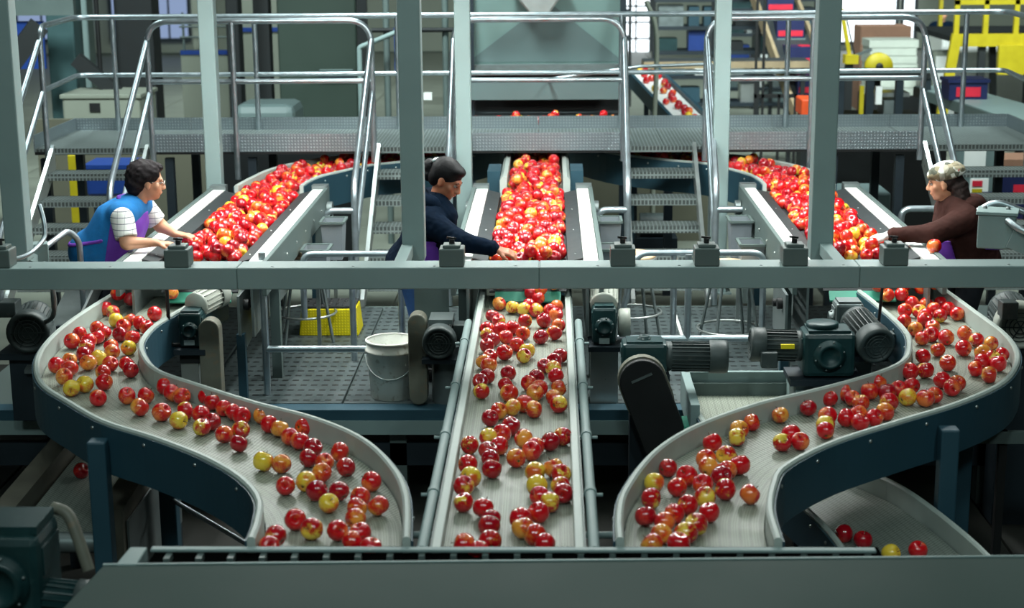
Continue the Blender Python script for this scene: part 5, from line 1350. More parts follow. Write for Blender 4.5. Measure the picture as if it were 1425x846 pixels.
for i, (a, b) in enumerate((((-2.64, 9.80, 1.075), (-2.606, 9.748, 0.955)), ((-2.60, 10.15, 1.09), (-2.525, 10.187, 0.975)))):
    grow('shirt_sleeve', [cap(a, b, 0.074, 0.068)], CHECK, b1, 0.006, 0.01, cuts=[(b, np.array(b) - np.array(a))])
g = MB(); q = P
for s in (-1, 1):
    g.tube([q(0.098, s * 0.032 + 0.019 * math.cos(t), 0.004 + 0.015 * math.sin(t)) for t in np.linspace(0, 2 * math.pi, 17)], 0.0018, 6, False)
    g.tube([q(0.097, s * 0.051, 0.008), q(0.05, s * 0.079, 0.010), q(-0.01, s * 0.083, 0.012)], 0.0018, 6)
g.tube([q(0.098, 0.013, 0.008), q(0.101, 0, 0.010), q(0.098, -0.013, 0.008)], 0.0018, 6); g.build('glasses', GLASS, b1)
dress_legs(b1, d1, DARKTR)
apple('d', (-2.285, 10.02, 0.872), 'deep red apple under the fingers of the woman in blue', 'apples handled by the workers', 1.05)

# ---- woman in the navy hoodie, centre table, facing right with head bowed
f2 = (0.84, -0.26, -0.48)
b2, d2 = person('woman with black tied-back hair in navy hoodie reaching into the centre apples', (-0.86, 9.96, 0.74), (-0.765, 9.93, 0.97), (-0.715, 9.90, 1.135), (-0.64, 9.88, 1.285), f2, (0.5, -0.1, 1),
    ((-0.735, 9.71, 1.055), (-0.76, 10.07, 1.07)), ((-0.555, 9.60, 0.955), (-0.80, 10.20, 0.86)), ((-0.335, 9.62, 0.905), (-0.68, 10.16, 0.80)),
    (hand((-0.335, 9.62, 0.905), (0.95, 0.05, -0.28), (0.2, -0.3, 1), 1, 0.40), hand((-0.68, 10.16, 0.80), (0.6, 0, -0.8), (0.8, 0, 0.6), -1, 0.3)), SKIN_M, (0.16, 0.15))
face_bits(b2, d2['P'], d2['ax'], EYEB, LIP, HAIR_B)
P = d2['P']; f_, r_, u_ = d2['ax']
grow('hair', [ell(P(-0.024, 0, 0.045), (0.104, 0.087, 0.094), f2, u_), ell(P(-0.06, 0, 0.0), (0.06, 0.08, 0.075), f2, u_), ell(P(0.035, 0, 0.085), (0.055, 0.066, 0.035), f2, u_)], HAIR_B, b2, 0.006, 0.012)
grow('hair_bun', [ell(P(-0.135, 0, 0.02), (0.045, 0.05, 0.05), f2, u_), ell(P(-0.115, 0, -0.02), (0.04, 0.05, 0.05), f2, u_)], HAIR_B, b2, 0.006, 0.015, noise=0.006)
grow('hair_tie', [cap(P(-0.118, 0.03, 0.075), P(-0.118, -0.03, 0.075), 0.013)], LABEL, b2, 0.005, 0.01, noise=0.004)
grow('hoodie', infl(d2['torso'], 0.022) + [cap((-0.735, 9.71, 1.055), (-0.555, 9.60, 0.955), 0.084, 0.068), cap((-0.555, 9.60, 0.955), (-0.355, 9.618, 0.91), 0.064, 0.046), cap((-0.76, 10.07, 1.07), (-0.80, 10.2, 0.86), 0.08, 0.066), cap((-0.80, 10.2, 0.86), (-0.69, 10.16, 0.81), 0.062, 0.046),
    cap((-0.70, 9.84, 1.13), (-0.74, 9.98, 1.14), 0.085), cap((-0.655, 9.82, 1.07), (-0.70, 9.86, 0.95), 0.085, 0.12)], NAVYH, b2, 0.008, 0.03, noise=0.004)
grow('hood', [cap((-0.80, 9.80, 1.165), (-0.82, 9.98, 1.175), 0.066), cap((-0.73, 9.775, 1.15), (-0.80, 9.80, 1.165), 0.05, 0.066), cap((-0.77, 10.0, 1.15), (-0.83, 9.98, 1.15), 0.04, 0.06), cap((-0.655, 9.79, 1.10), (-0.73, 9.775, 1.15), 0.036, 0.05)], NAVYH, b2, 0.007, 0.03)
MB().lathe([(0.048, -0.018), (0.051, 0), (0.047, 0.012), (0.03, 0.012)], (-0.35, 9.6185, 0.908), (0.97, 0.01, -0.22), 18).build('sleeve_cuff', NAVYH, b2)
grow('apron', infl(d2['torso'][:4], 0.034), APRON, b2, 0.009, 0.03, cuts=[((-0.80, 9.95, 0.85), (-1, 0, 0.2)), ((-0.72, 9.98, 0.93), (0, 0, 1))])
dress_legs(b2, d2, JEANS)

# ---- woman in the brown hoodie and floral cap, right table, facing left
f3 = (-0.93, 0.34, -0.14)
b3, d3 = person('woman in brown hooded jacket and floral cap reaching over the right table', (2.66, 10.14, 0.72), (2.575, 10.12, 0.96), (2.51, 10.11, 1.09), (2.455, 10.09, 1.225), f3, (-0.15, 0.0, 1),
    ((2.56, 9.93, 1.02), (2.53, 10.28, 1.03)), ((2.36, 9.87, 0.945), (2.52, 10.38, 0.84)), ((2.11, 9.97, 0.915), (2.47, 10.30, 0.76)),
    (hand((2.11, 9.97, 0.915), (-0.95, 0.25, -0.18), (0, 0, 1), -1, 0.3), hand((2.47, 10.30, 0.76), (-0.3, -0.1, -0.9), (-1, 0, 0.2), 1, 0.3)), SKIN, (0.175, 0.165), (-1, 0, 0))
face_bits(b3, d3['P'], d3['ax'], EYEB, LIP, HAIR_BR)
P = d3['P']; u_ = d3['ax'][2]
grow('hair', [ell(P(-0.03, 0, 0.02), (0.085, 0.084, 0.085), f3, u_), cap(P(-0.085, -0.02, -0.03), P(-0.10, -0.03, -0.12), 0.06, 0.055), cap(P(-0.05, 0.055, -0.02), P(-0.065, 0.04, -0.08), 0.03, 0.028)], HAIR_BR, b3, 0.006, 0.015, noise=0.005)
grow('cap', [ell(P(-0.022, 0, 0.062), (0.112, 0.094, 0.075), f3, u_), ell(P(-0.06, 0, 0.05), (0.075, 0.088, 0.07), f3, u_), cap(P(0.075, 0.03, 0.055), P(0.075, -0.03, 0.055), 0.026)], SCARF, b3, 0.006, 0.012, cuts=[(P(0, 0, 0.018), -np.array(u_) * 1.0 + np.array(unit(f3)) * -0.25)], noise=0.004)
grow('jacket', infl(d3['torso'], 0.022) + [cap((2.56, 9.93, 1.02), (2.36, 9.87, 0.945), 0.085, 0.066), cap((2.36, 9.87, 0.945), (2.125, 9.962, 0.918), 0.063, 0.044), cap((2.53, 10.28, 1.03), (2.52, 10.38, 0.84), 0.08, 0.064), cap((2.52, 10.38, 0.84), (2.475, 10.31, 0.775), 0.06, 0.046), cap((2.52, 10.03, 1.08), (2.52, 10.18, 1.09), 0.08)], BROWNH, b3, 0.008, 0.03, noise=0.003)
grow('hood', [cap((2.60, 10.0, 1.09), (2.66, 10.12, 1.08), 0.055, 0.062), cap((2.66, 10.12, 1.08), (2.60, 10.22, 1.09), 0.062, 0.05), cap((2.53, 9.985, 1.06), (2.60, 10.0, 1.09), 0.036, 0.055), cap((2.64, 9.99, 1.02), (2.69, 10.1, 1.02), 0.045)], BROWNH, b3, 0.007, 0.03)
MB().lathe([(0.047, -0.02), (0.049, 0), (0.045, 0.012), (0.03, 0.012)], (2.125, 9.962, 0.918), (-0.92, 0.36, -0.1), 18).build('sleeve_cuff', BROWNH, b3)
grow('apron', infl(d3['torso'][:4], 0.034), APRON, b3, 0.009, 0.03, cuts=[((2.50, 10.1, 0.82), (1, 0, 0.35)), ((2.5, 10.1, 0.88), (0, 0, 1))])
MB().tube([(2.66 - 0.235 * math.cos(t), 10.13 + 0.225 * math.sin(t), 0.85 + 0.02 * math.cos(t)) for t in np.linspace(2.0, 4.6, 16)], 0.014, 8).build('apron_tie', APRON, b3)
grow('glove', infl(hand((2.11, 9.97, 0.915), (-0.95, 0.25, -0.18), (0, 0, 1), -1, 0.3), 0.004) + [cap((2.135, 9.96, 0.917), (2.10, 9.973, 0.914), 0.031, 0.029)], GLOVE, b3, 0.0055, 0.008)
dress_legs(b3, d3, DARKTR)
apple('r', (2.318, 9.70, 0.898), 'red apple resting alone on the white ledge by the woman in brown', 'apples handled by the workers', 1.05)

def distant_person():
    x, y, z = 8.05, 34.0, GZ
    hc = V3(x, y - 0.02, z + 1.53); f = (0.3, -1, 0); hp, P, ax = head_prims(hc, f, (0, 0, 1))
    leg = []
    for s in (-1, 1): leg += [cap((x + s * 0.09, y, z + 0.82), (x + s * 0.10, y - 0.02, z + 0.45), 0.085, 0.06), cap((x + s * 0.10, y - 0.02, z + 0.45), (x + s * 0.11, y, z + 0.09), 0.058, 0.042)]
    tor = [ell((x, y, z + 0.88), (0.17, 0.13, 0.15)), cap((x, y, z + 0.9), (x, y, z + 1.2), 0.14, 0.15), cap((x - 0.15, y, z + 1.3), (x + 0.15, y, z + 1.3), 0.07)]
    arm = []; hd = []
    for s in (-1, 1):
        arm += [cap((x + s * 0.2, y, z + 1.29), (x + s * 0.25, y, z + 1.02), 0.052, 0.043), cap((x + s * 0.25, y, z + 1.02), (x + s * 0.17, y - 0.2, z + 0.95), 0.042, 0.028)]; hd += hand((x + s * 0.17, y - 0.2, z + 0.95), (-s * 0.4, -0.9, 0), (0, 0, 1), -s, 0.3)
    foot = [cap((x + s * 0.11, y + 0.03, z + 0.04), (x + s * 0.12, y - 0.14, z + 0.035), 0.04, 0.034) for s in (-1, 1)]
    b = grow('person', tor + [cap((x, y, z + 1.33), (x, y, z + 1.47), 0.055, 0.05)] + hp + arm + leg + foot + hd, SKIN, None, 0.012, 0.014, loc=(x, y, z))
    tag(b, 'distant person in dark top and blue trousers beside the yellow mezzanine', 'person')
    face_bits(b, P, ax, EYEB, LIP, HAIR_B)
    grow('hair', [ell(P(-0.025, 0, 0.045), (0.1, 0.086, 0.092), f)], HAIR_B, b, 0.012, 0.015)
    grow('jacket', infl(tor[1:], 0.022) + infl(arm, 0.02), NAVYH, b, 0.014, 0.03)
    for i in (0, 2): grow('trouser_leg', infl(leg[i:i + 2], 0.015), JEANS, b, 0.014, 0.02)
    for q in foot: grow('shoe', infl([q], 0.006), SHOE, b, 0.014, 0.01)
distant_person()

# ---------------------------------------------------------------- things beyond the walkway
def add_thing(name, lab, cat, loc, parts, group=None):
    t = thing(name, lab, cat, loc, group)
    for pn, mb, m in parts: mb.build(pn, m, t)
    return t
B = lambda *a: MB().box(*a)

# hopper over the centre infeed
t = thing('hopper', 'big grey sheet metal hopper above the centre infeed behind the walkway', 'hopper', (0, 17.2, GZ))
MB().hexa([(-0.84, 16.7, 1.42), (0.74, 16.7, 1.42), (0.74, 18.0, 1.42), (-0.84, 18.0, 1.42), (-0.84, 16.5, 2.6), (0.74, 16.5, 2.6), (0.74, 18.4, 2.6), (-0.84, 18.4, 2.6)]).build('hopper_front', HOPPER, t)
MB().add([(-0.84, 16.69, 1.44), (0.74, 16.69, 1.44), (-0.07, 16.58, 2.02), (0.02, 16.58, 2.02), (-0.05, 16.62, 1.7)], [(0, 1, 3, 2)]).build('pressed_panel', WALLG, t)
MB().prism([(-0.39, 2.2), (-0.20, 1.955), (-0.02, 1.955), (0.16, 2.2)], 16.44, 16.54, 'y').build('hopper_chute_lip', STEEL, t)
for a, b in (((-0.40, 16.47, 2.2), (-0.20, 16.50, 1.95)), ((0.17, 16.47, 2.2), (-0.02, 16.50, 1.95))): MB().bar(a, b, 0.03, 0.02, (0, 1, 0)).build('welded_rib', STEEL, t)
B(-0.86, 0.76, 16.55, 16.75, 1.36, 1.42).build('lower_flange', STEEL_D, t)
B(-0.84, 0.74, 16.45, 16.49, 1.08, 1.27).build('apron_sheet', WALLG, t)
B(-0.84, 0.74, 16.48, 17.9, 0.86, 0.92).build('feed_belt', BLACKP, t)
B(-0.84, 0.74, 16.9, 16.95, 0.92, 1.40).build('back_sheet', BLACK, t)
for x in (-0.83, 0.70):
    for y in (16.5, 17.8): B(x, x + 0.06, y, y + 0.06, GZ, 2.5).build('leg', NAVY_D, t)
lone(recentre(MB().tube(fillet([(-0.02, 16.47, 1.27), (0.0, 16.3, 1.30), (0.9, 16.2, 1.43), (1.6, 16.2, 1.45), (1.6, 16.2, GZ)], 0.03), 0.017, 8).build('steel_rod', GALV)), 'thin slanting rod in front of the hopper above the feed belt', 'rod')

# distant white apple belt
t = thing('white_belt_conveyor', 'white sloping belt with scattered apples seen beyond the middle stairs', 'conveyor', (1.35, 19.3, GZ))
MB().hexa([(1.42, 17.9, 0.59), (1.78, 17.9, 0.59), (1.32, 20.6, 0.95), (0.98, 20.6, 0.95), (1.42, 17.9, 0.63), (1.78, 17.9, 0.63), (1.32, 20.6, 0.99), (0.98, 20.6, 0.99)]).build('belt', WHITE, t)
for dx in (-0.05, 0.36): MB().hexa([(1.42 + dx, 17.9, 0.50), (1.46 + dx, 17.9, 0.50), (1.02 + dx, 20.6, 0.86), (0.98 + dx, 20.6, 0.86), (1.42 + dx, 17.9, 0.68), (1.46 + dx, 17.9, 0.68), (1.02 + dx, 20.6, 1.04), (0.98 + dx, 20.6, 1.04)]).build('side_rail', NAVY, t)
for y, x, z in ((18.2, 1.55, 0.5), (20.4, 1.2, 0.8)): B(x - 0.03, x + 0.03, y - 0.03, y + 0.03, GZ, z).build('leg', NAVY_D, t)

# left: columns, tote, pole with yellow sleeve, machines
def column(x0, x1, y0, y1, lab, m, z1=9):
    t = thing('column', lab, 'column', ((x0 + x1) / 2, (y0 + y1) / 2, GZ)); B(x0, x1, y0, y1, GZ, z1).build('shaft', m, t, bevel=0.02); B(x0 - 0.08, x1 + 0.08, y0 - 0.08, y1 + 0.08, GZ, GZ + 0.05).build('base_plate', m, t)
column(-5.33, -4.86, 20, 20.4, 'broad near-black column behind the far left stairs landing', DARKCOL)
column(-6.05, -5.72, 19.6, 20.0, 'teal painted column behind the far left stairs', TEALCOL)
column(-6.33, -6.08, 21.5, 21.8, 'pale grey column left of the teal column', PAINT)
column(-4.08, -3.92, 20.6, 20.9, 'dark narrow column beyond the left guard railing', DARKCOL)
column(-5.25, -4.95, 24.0, 24.4, 'pale concrete column right of the broad dark column', WALL)
t = thing('bollard_pole', 'thin black pole with yellow sleeve left of the broad dark column', 'pole', (-5.40, 19.5, GZ))
MB().cyl((-5.40, 19.5, GZ), (-5.40, 19.5, 2.7), 0.028, 10).build('pole', BLACK, t); MB().cyl((-5.40, 19.5, 0.46), (-5.40, 19.5, 0.75), 0.046, 12).build('yellow_sleeve', YELLOW_P, t)
MB().cyl((-6.4, 19.5, 2.05), (-5.40, 19.5, 2.05), 0.025, 10).build('cross_arm', BLACK, t)
t = thing('plastic_pallet_box', 'cream plastic bulk box behind the left walkway', 'bulk box', (-5.2, 19.0, GZ))
B(-5.62, -4.72, 18.6, 19.4, 0.1, 0.92).build('box_wall', WALL, t, bevel=0.03); B(-5.64, -4.70, 18.58, 19.42, 0.89, 0.94).build('rim', WALL, t, bevel=0.01)
B(-5.3, -5.18, 18.585, 18.60, 0.74, 0.84).build('hand_slot', BLACK, t)
B(-5.6, -4.74, 18.65, 19.35, GZ, 0.1).build('skid', BLUEP, t)
t = thing('chute_tower', 'dark diagonal elevator chute at the far upper left', 'elevator', (-6.2, 18.2, GZ))
MB().bar((-6.6, 18.0, 0.6), (-5.72, 18.3, 1.75), 0.25, 0.22).build('chute_body', DARKCOL, t); MB().bar((-5.6, 19.2, 1.3), (-4.95, 19.3, 0.7), 0.2, 0.16).build('brace', DARKCOL, t)
B(-6.65, -6.55, 18.0, 18.1, GZ, 0.75).build('leg', DARKCOL, t)
B(-6.4, -5.5, 18.9, 19.0, 1.82, 2.0).build('cross_duct', PAINT_D, t); B(-6.4, -5.9, 19.0, 19.05, 1.2, 1.75).build('blue_guard_panel', BLUEP, t)
t = thing('grey_machine', 'tall grey sheet metal cabinet behind the left guard railing', 'cabinet', (-2.9, 21.5, GZ))
B(-3.55, -2.52, 21.3, 22.3, GZ, 2.8).build('cabinet_body', CABINET, t, bevel=0.02); B(-3.02, -2.55, 21.2, 21.3, 0.86, 0.97).build('ledge', NAVY_D, t); B(-3.0, -2.57, 21.19, 21.2, 0.97, 0.985).build('ledge_edge', PAINT, t)
B(-3.85, -3.65, 21.25, 21.5, GZ, 2.8).build('side_channel', DARKCOL, t); B(-2.5, -2.38, 21.25, 21.4, GZ, 2.8).build('side_channel', DARKCOL, t)
t = thing('partition_panel', 'pale wall panel left of the tall grey cabinet', 'panel', (-4.1, 23, GZ))
B(-4.5, -3.6, 23.0, 23.08, GZ, 2.3).build('panel_sheet', WALL, t); B(-4.5, -3.6, 22.98, 23.0, 1.36, 1.42).build('blue_stripe', BLUEP, t)
lone(recentre(B(-3.85, -3.1, 19.6, 20.4, GZ, 0.70).build('covered_crate', WALLG, bevel=0.1)), 'low rounded grey crate behind the left guard railing', 'crate')
t = thing('pipe_rack', 'frame of thin pipes and fittings left of the dark post beside the hopper', 'pipe rack', (-1.5, 17.5, GZ))
for x in (-1.75, -1.45, -1.12): MB().cyl((x, 17.5, GZ), (x, 17.5, 2.6), 0.035, 8).build('upright', PAINT_D, t)
for z in (2.25, 1.72): MB().cyl((-1.9, 17.45, z), (-0.95, 17.45, z), 0.025, 8).build('crossbar', DARKCOL, t)
MB().tube(fillet([(-2.02, 17.3, 0.7), (-2.02, 17.3, 1.55), (-1.45, 17.2, 1.78)], 0.03), 0.028, 8).build('bent_pipe', PAINT, t)
B(-1.66, -1.56, 17.4, 17.46, 1.3, 1.75).build('blue_hose_reel', BLUEP, t); B(-1.36, -1.27, 17.42, 17.46, 0.98, 1.06).build('white_tag', WHITE, t)
MB().cyl((-2.2, 16.9, 0.73), (-2.0, 16.9, 0.73), 0.04, 10).build('white_valve', WHITE, t)
t = thing('pipe_rack', 'small rack of pale pipes between the dark post and pale post', 'pipe rack', (-1.0, 17.9, GZ))
for x in (-1.06, -0.93, -0.82): B(x, x + 0.07, 17.8, 17.86, 1.3, 1.95).build('pale_tube', WALL, t)
B(-1.12, -0.72, 17.8, 18.0, 1.18, 1.26).build('shelf', NAVY_D, t); B(-1.1, -1.05, 17.9, 17.95, GZ, 1.2).build('leg', NAVY_D, t); B(-0.78, -0.73, 17.9, 17.95, GZ, 1.2).build('leg', NAVY_D, t)

t = thing('partition_panel', 'pale lit wall panel between the broad dark column and pale post', 'panel', (-4.6, 23.6, GZ))
B(-5.35, -4.62, 23.6, 23.68, GZ, 1.0).build('panel_sheet', WALL, t); B(-5.35, -4.62, 23.58, 23.68, 1.0, 1.06).build('blue_stripe', BLUEP, t)
for z in (1.25, 1.4, 1.55): MB().cyl((-5.35, 23.6, z), (-4.62, 23.6, z), 0.015, 8).build('rail', PAINT_D, t)
for x in (-5.3, -4.66): MB().cyl((x, 23.62, 1.0), (x, 23.62, 1.6), 0.018, 8).build('rail_post', PAINT_D, t)
# under the walkway
for x, lab in ((-4.82, 'yellow painted post under the far left stairs'),):
    lone(recentre(B(x, x + 0.13, 16.0, 16.13, GZ, 0.6).build('guard_post', YELLOW_P, bevel=0.01)), lab, 'post')
t = thing('blue_bin', 'dark blue plastic bin behind the far left stairs', 'bin', (-4.4, 16.2, GZ)); B(-4.65, -4.2, 16.0, 16.5, 0.18, 0.48).build('bin_wall', BLUEP, t, bevel=0.03); B(-4.67, -4.18, 15.98, 16.52, 0.46, 0.50).build('rim', BLUEP, t); B(-4.6, -4.25, 16.05, 16.45, GZ, 0.18).build('stand', NAVY_D, t)
lone(recentre(B(-5.4, -3.2, 16.9, 17.0, GZ, 0.85).build('block_wall', BLOCK)), 'low tan block wall under the left part of the walkway', 'wall')
lone(recentre(B(-3.2, -1.9, 15.6, 15.7, GZ, 0.82).build('dark_screen', DARKCOL)), 'dark screen under the walkway behind the left infeed', 'screen')
lone(recentre(B(2.56, 3.75, 15.4, 15.5, GZ, 0.9).build('dark_curtain', BLACK)), 'black curtain under the right part of the walkway', 'curtain')
lone(recentre(B(2.50, 3.1, 14.7, 15.3, 0.1, 0.40).build('grey_case', WALLG, bevel=0.02)), 'grey metal case behind the right sorting table', 'case')
lone(recentre(B(2.55, 3.05, 14.75, 15.25, GZ, 0.1).build('case_stand', NAVY_D)), 'dark stand under the grey metal case', 'stand')
t = thing('notice_board', 'grey board with a white printed notice under the right walkway', 'board', (4.2, 16, GZ)); B(3.95, 4.4, 16.0, 16.04, GZ, 0.8).build('board', WALLG, t); B(4.07, 4.28, 15.985, 16.0, 0.38, 0.68).build('notice', WHITE, t); B(4.14, 4.32, 15.98, 16.0, 0.14, 0.33).build('poster', WHITE, t)
for i, (z, x, c) in enumerate(((0.28, 4.16, CARTON_R), (0.2, 4.16, YELLOW_P), (0.17, 4.26, CARTON_B))): B(x, x + 0.1, 15.975, 15.98, z - 0.025, z + 0.03).build('printed_patch', c, t)
t = thing('carton', 'blue carton with red print behind the far right stairs', 'carton', (4.7, 16.3, -0.1)); B(4.45, 5.0, 16.1, 16.6, -0.1, 0.42).build('carton_body', CARTON_B, t); B(4.6, 4.9, 16.095, 16.1, 0.1, 0.25).build('print', CARTON_R, t); B(4.45, 5.0, 16.1, 16.6, 0.42, 0.5).build('lid', CARD, t)
lone(recentre(B(4.4, 5.1, 16.05, 16.65, GZ, -0.1).build('pallet_stand', CARD)), 'brown stand under the blue carton behind the far right stairs', 'stand')
t = thing('pump_unit', 'dark pump unit behind the open treads of the middle stairs', 'pump', (0.95, 15.3, GZ)); MB().cyl((0.85, 15.3, 0.0), (1.15, 15.3, 0.0), 0.12, 16).build('pump_body', MOTOR, t); B(0.8, 1.2, 15.15, 15.45, GZ, -0.1).build('skid', NAVY_D, t)
for x in (0.72, 1.05): lone(recentre(B(x, x + 0.08, 14.9, 14.98, GZ, 0.72).build('navy_support', NAVY_D)), 'navy steel upright seen through the middle stairs, %s one' % ('left' if x < 0.9 else 'right'), 'post')
lone(recentre(B(-1.0, 1.8, 17.6, 17.7, GZ, 0.62).build('tan_block_wall', BLOCK)), 'tan block wall seen low through the middle stairs', 'wall')

# right: racks, carton incline, machine, reel, stacks, person, mezzanine
def rack(x0, x1, y, levels, lab, seed):
    r = random.Random(seed); t = thing('storage_rack', lab, 'rack', ((x0 + x1) / 2, y, GZ))
    for x in np.linspace(x0, x1, 4): B(x - 0.03, x + 0.03, y, y + 0.06, GZ, 2.9).build('upright', DARKCOL, t)
    for z in levels:
        B(x0, x1, y - 0.02, y + 0.7, z - 0.06, z).build('shelf', NAVY_D, t); x = x0 + 0.08
        while x < x1 - 0.3:
            w = r.uniform(0.15, 0.45); h = r.uniform(0.1, 0.34)
            B(x, x + w, y + 0.1, y + 0.5, z, z + h).build('stored_box', r.choice([NAVY, STEEL_D, WALLG, GEAR, BLUEP, DARKCOL, WHITE, STEEL]), t); x += w + r.uniform(0.03, 0.2)
rack(1.7, 4.6, 27, (-0.1, 0.35, 0.75, 1.15, 1.6), 'dark storage rack full of small boxes beyond the middle stairs', 3)
rack(3.2, 4.9, 30.5, (-0.2, 0.3, 0.8, 1.25, 1.7), 'dark storage rack behind the carton incline', 8)
rack(-1.0, 1.5, 31, (0.2, 0.7, 1.2, 1.7), 'dark storage rack left of the multi-pane window', 12)
t = thing('rail_conveyor', 'low tan-edged rail conveyor running across beyond the middle stairs', 'conveyor', (2.5, 23, GZ)); B(1.30, 3.6, 22.8, 23.4, 0.83, 0.92).build('tan_side_rail', PLANK, t); B(1.3, 3.6, 22.85, 23.35, 0.92, 0.93).build('belt', BLACKP, t)
for x in (1.4, 2.4, 3.5): B(x, x + 0.06, 22.9, 22.96, GZ, 0.83).build('leg', DARKCOL, t)
lone(recentre(MB().tube(smooth_path([(1.02, 17.6, 2.0), (1.12, 17.6, 1.75), (1.14, 17.6, 1.4), (1.12, 17.6, 0.5), (1.12, 17.6, GZ)], 5), 0.026, 8).build('bent_pipe', WALL)), 'pale bent pipe just right of the centre guard railing', 'pipe')
t = thing('carton_incline', 'inclined belt conveyor lifting blue and red cartons toward the upper right', 'conveyor', (3.5, 23.5, GZ))
MB().hexa([(3.42, 22.6, 0.15), (4.0, 22.6, 0.15), (3.62, 26.6, 2.2), (3.05, 26.6, 2.2), (3.42, 22.6, 0.22), (4.0, 22.6, 0.22), (3.62, 26.6, 2.27), (3.05, 26.6, 2.27)]).build('belt', BLACKP, t)
for dx in (-0.05, 0.58): MB().hexa([(3.42 + dx, 22.6, 0.08), (3.47 + dx, 22.6, 0.08), (3.10 + dx, 26.6, 2.13), (3.05 + dx, 26.6, 2.13), (3.42 + dx, 22.6, 0.30), (3.47 + dx, 22.6, 0.30), (3.10 + dx, 26.6, 2.35), (3.05 + dx, 26.6, 2.35)]).build('side_rail', PLANK, t)
for x, y, z in ((3.4, 23.4, 0.5), (4.0, 23.4, 0.5), (3.2, 25.5, 1.6), (3.8, 25.5, 1.6)): B(x, x + 0.06, y, y + 0.06, GZ, z).build('leg', DARKCOL, t)
pos = ['lowest', 'second from bottom', 'middle', 'fourth from bottom', 'topmost']
for i in range(5):
    u = 0.10 + 0.17 * i; x = 3.42 - 0.37 * u + 0.09; y = 22.6 + 4 * u; z = 0.23 + 2.05 * u
    t = thing('carton', 'blue carton with red printed lid on the incline, %s' % pos[i], 'carton', (x + 0.2, y + 0.25, z), 'cartons riding the incline')
    B(x, x + 0.40, y, y + 0.5, z, z + 0.27).build('carton_body', CARTON_B, t); B(x + 0.02, x + 0.38, y - 0.006, y, z + 0.03, z + 0.11).build('print', CARTON_R, t)
    B(x + 0.20, x + 0.36, y + 0.1, y + 0.4, z + 0.27, z + 0.275).build('lid_print', CARTON_R, t); B(x, x + 0.42, y - 0.02, y + 0.02, z - 0.07, z - 0.003).build('cleat', WALLG, t)
t = thing('steel_stand', 'black steel stand with thin legs left of the carton incline', 'stand', (3.0, 22, GZ))
for x in (2.74, 2.84, 3.06, 3.28): B(x, x + 0.035, 22, 22.035, GZ, 1.9 if x < 2.9 else 0.55).build('leg', BLACK, t)
B(2.74, 3.32, 22, 22.05, 0.5, 0.55).build('crossbar', BLACK, t)
t = thing('orange_crate', 'orange plastic crate near the foot of the carton incline', 'crate', (3.3, 20.6, GZ)); B(3.12, 3.42, 20.3, 20.8, 0.45, 0.66).build('crate_wall', ORANGE, t, bevel=0.02); B(3.14, 3.40, 20.35, 20.75, GZ, 0.45).build('stand', DARKCOL, t); B(3.3, 3.6, 20.25, 20.3, 0.45, 0.56).build('green_bundle', GEAR, t)
t = thing('packing_machine', 'low dark green framed packing machine behind the right guard railing', 'machine', (4.0, 20.3, GZ))
B(3.5, 4.6, 20.0, 20.9, GZ, 0.46).build('lower_cabinet', DARKCOL, t)
for x in (3.5, 3.86, 4.22, 4.55): B(x, x + 0.09, 20.0, 20.1, 0.4, 0.95).build('frame_post', NAVY_D, t)
B(3.48, 4.62, 19.98, 20.8, 0.93, 1.0).build('top_frame', DARKCOL, t); B(4.0, 4.42, 20.15, 20.6, 0.70, 0.75).build('tray', STEEL, t); B(4.1, 4.3, 20.1, 20.5, 0.48, 0.66).build('grey_drawer', STEEL_D, t); B(3.98, 4.06, 20.05, 20.12, 0.62, 0.84).build('white_sensor', WHITE, t); B(3.78, 3.83, 20.0, 20.05, 0.5, 0.85).build('yellow_rod', YELLOW_P, t)
t = thing('cable_reel', 'round yellow reel behind the packing machine', 'reel', (4.35, 22, 0.7)); MB().lathe([(0.05, 0), (0.18, 0), (0.18, 0.12), (0.05, 0.12)], (4.36, 21.9, 0.93), (0, -1, 0), 28).build('reel_flange', YELLOW_P, t); MB().lathe([(0, 0.125), (0.05, 0.125), (0.05, 0)], (4.36, 21.9, 0.93), (0, -1, 0), 16).build('reel_hub', BLACK, t); B(4.3, 4.42, 21.95, 22.05, GZ, 0.9).build('reel_stand', DARKCOL, t)
t = thing('robot_arm', 'thin yellow jointed arm in front of the bright window', 'machine arm', (4.0, 22.3, 0.9)); MB().bar((3.92, 22.3, 1.66), (4.06, 22.3, 1.0), 0.05, 0.05).build('upper_link', YELLOW_P, t); MB().bar((3.98, 22.32, 1.6), (4.12, 22.32, 1.05), 0.02, 0.02).build('cable_link', BLACK, t); B(3.98, 4.16, 22.2, 22.4, 0.93, 1.05).build('joint_block', YELLOW_P, t); MB().bar((4.1, 22.3, 1.02), (4.35, 22.3, 1.12), 0.05, 0.04).build('fore_link', STEEL_D, t); B(4.0, 4.1, 22.25, 22.35, GZ, 0.93).build('stand', DARKCOL, t)
t = thing('carton_stack', 'brown cardboard stack in front of the bright window', 'cartons', (6.0, 30.3, GZ)); B(5.68, 6.6, 30.2, 30.9, GZ, 0.93).build('stack_body', CARD, t)
for i in range(7):
    t = thing('flat_carton_bundle', 'pale flat carton bundle in the stack right of the window, %s from the top' % ordinal(7 - i), 'cartons', (6.1, 28, 0), 'stacked flat carton bundles')
    z = -0.1 + i * 0.135; B(5.42 + 0.02 * (i % 2), 6.25 - 0.015 * (i % 3), 28, 28.7, z, z + 0.125).build('bundle', CARTON_W, t)
lone(recentre(B(5.4, 6.3, 27.95, 28.75, GZ, -0.1).build('bundle_stand', DARKCOL)), 'dark stand under the pale carton bundles', 'stand')
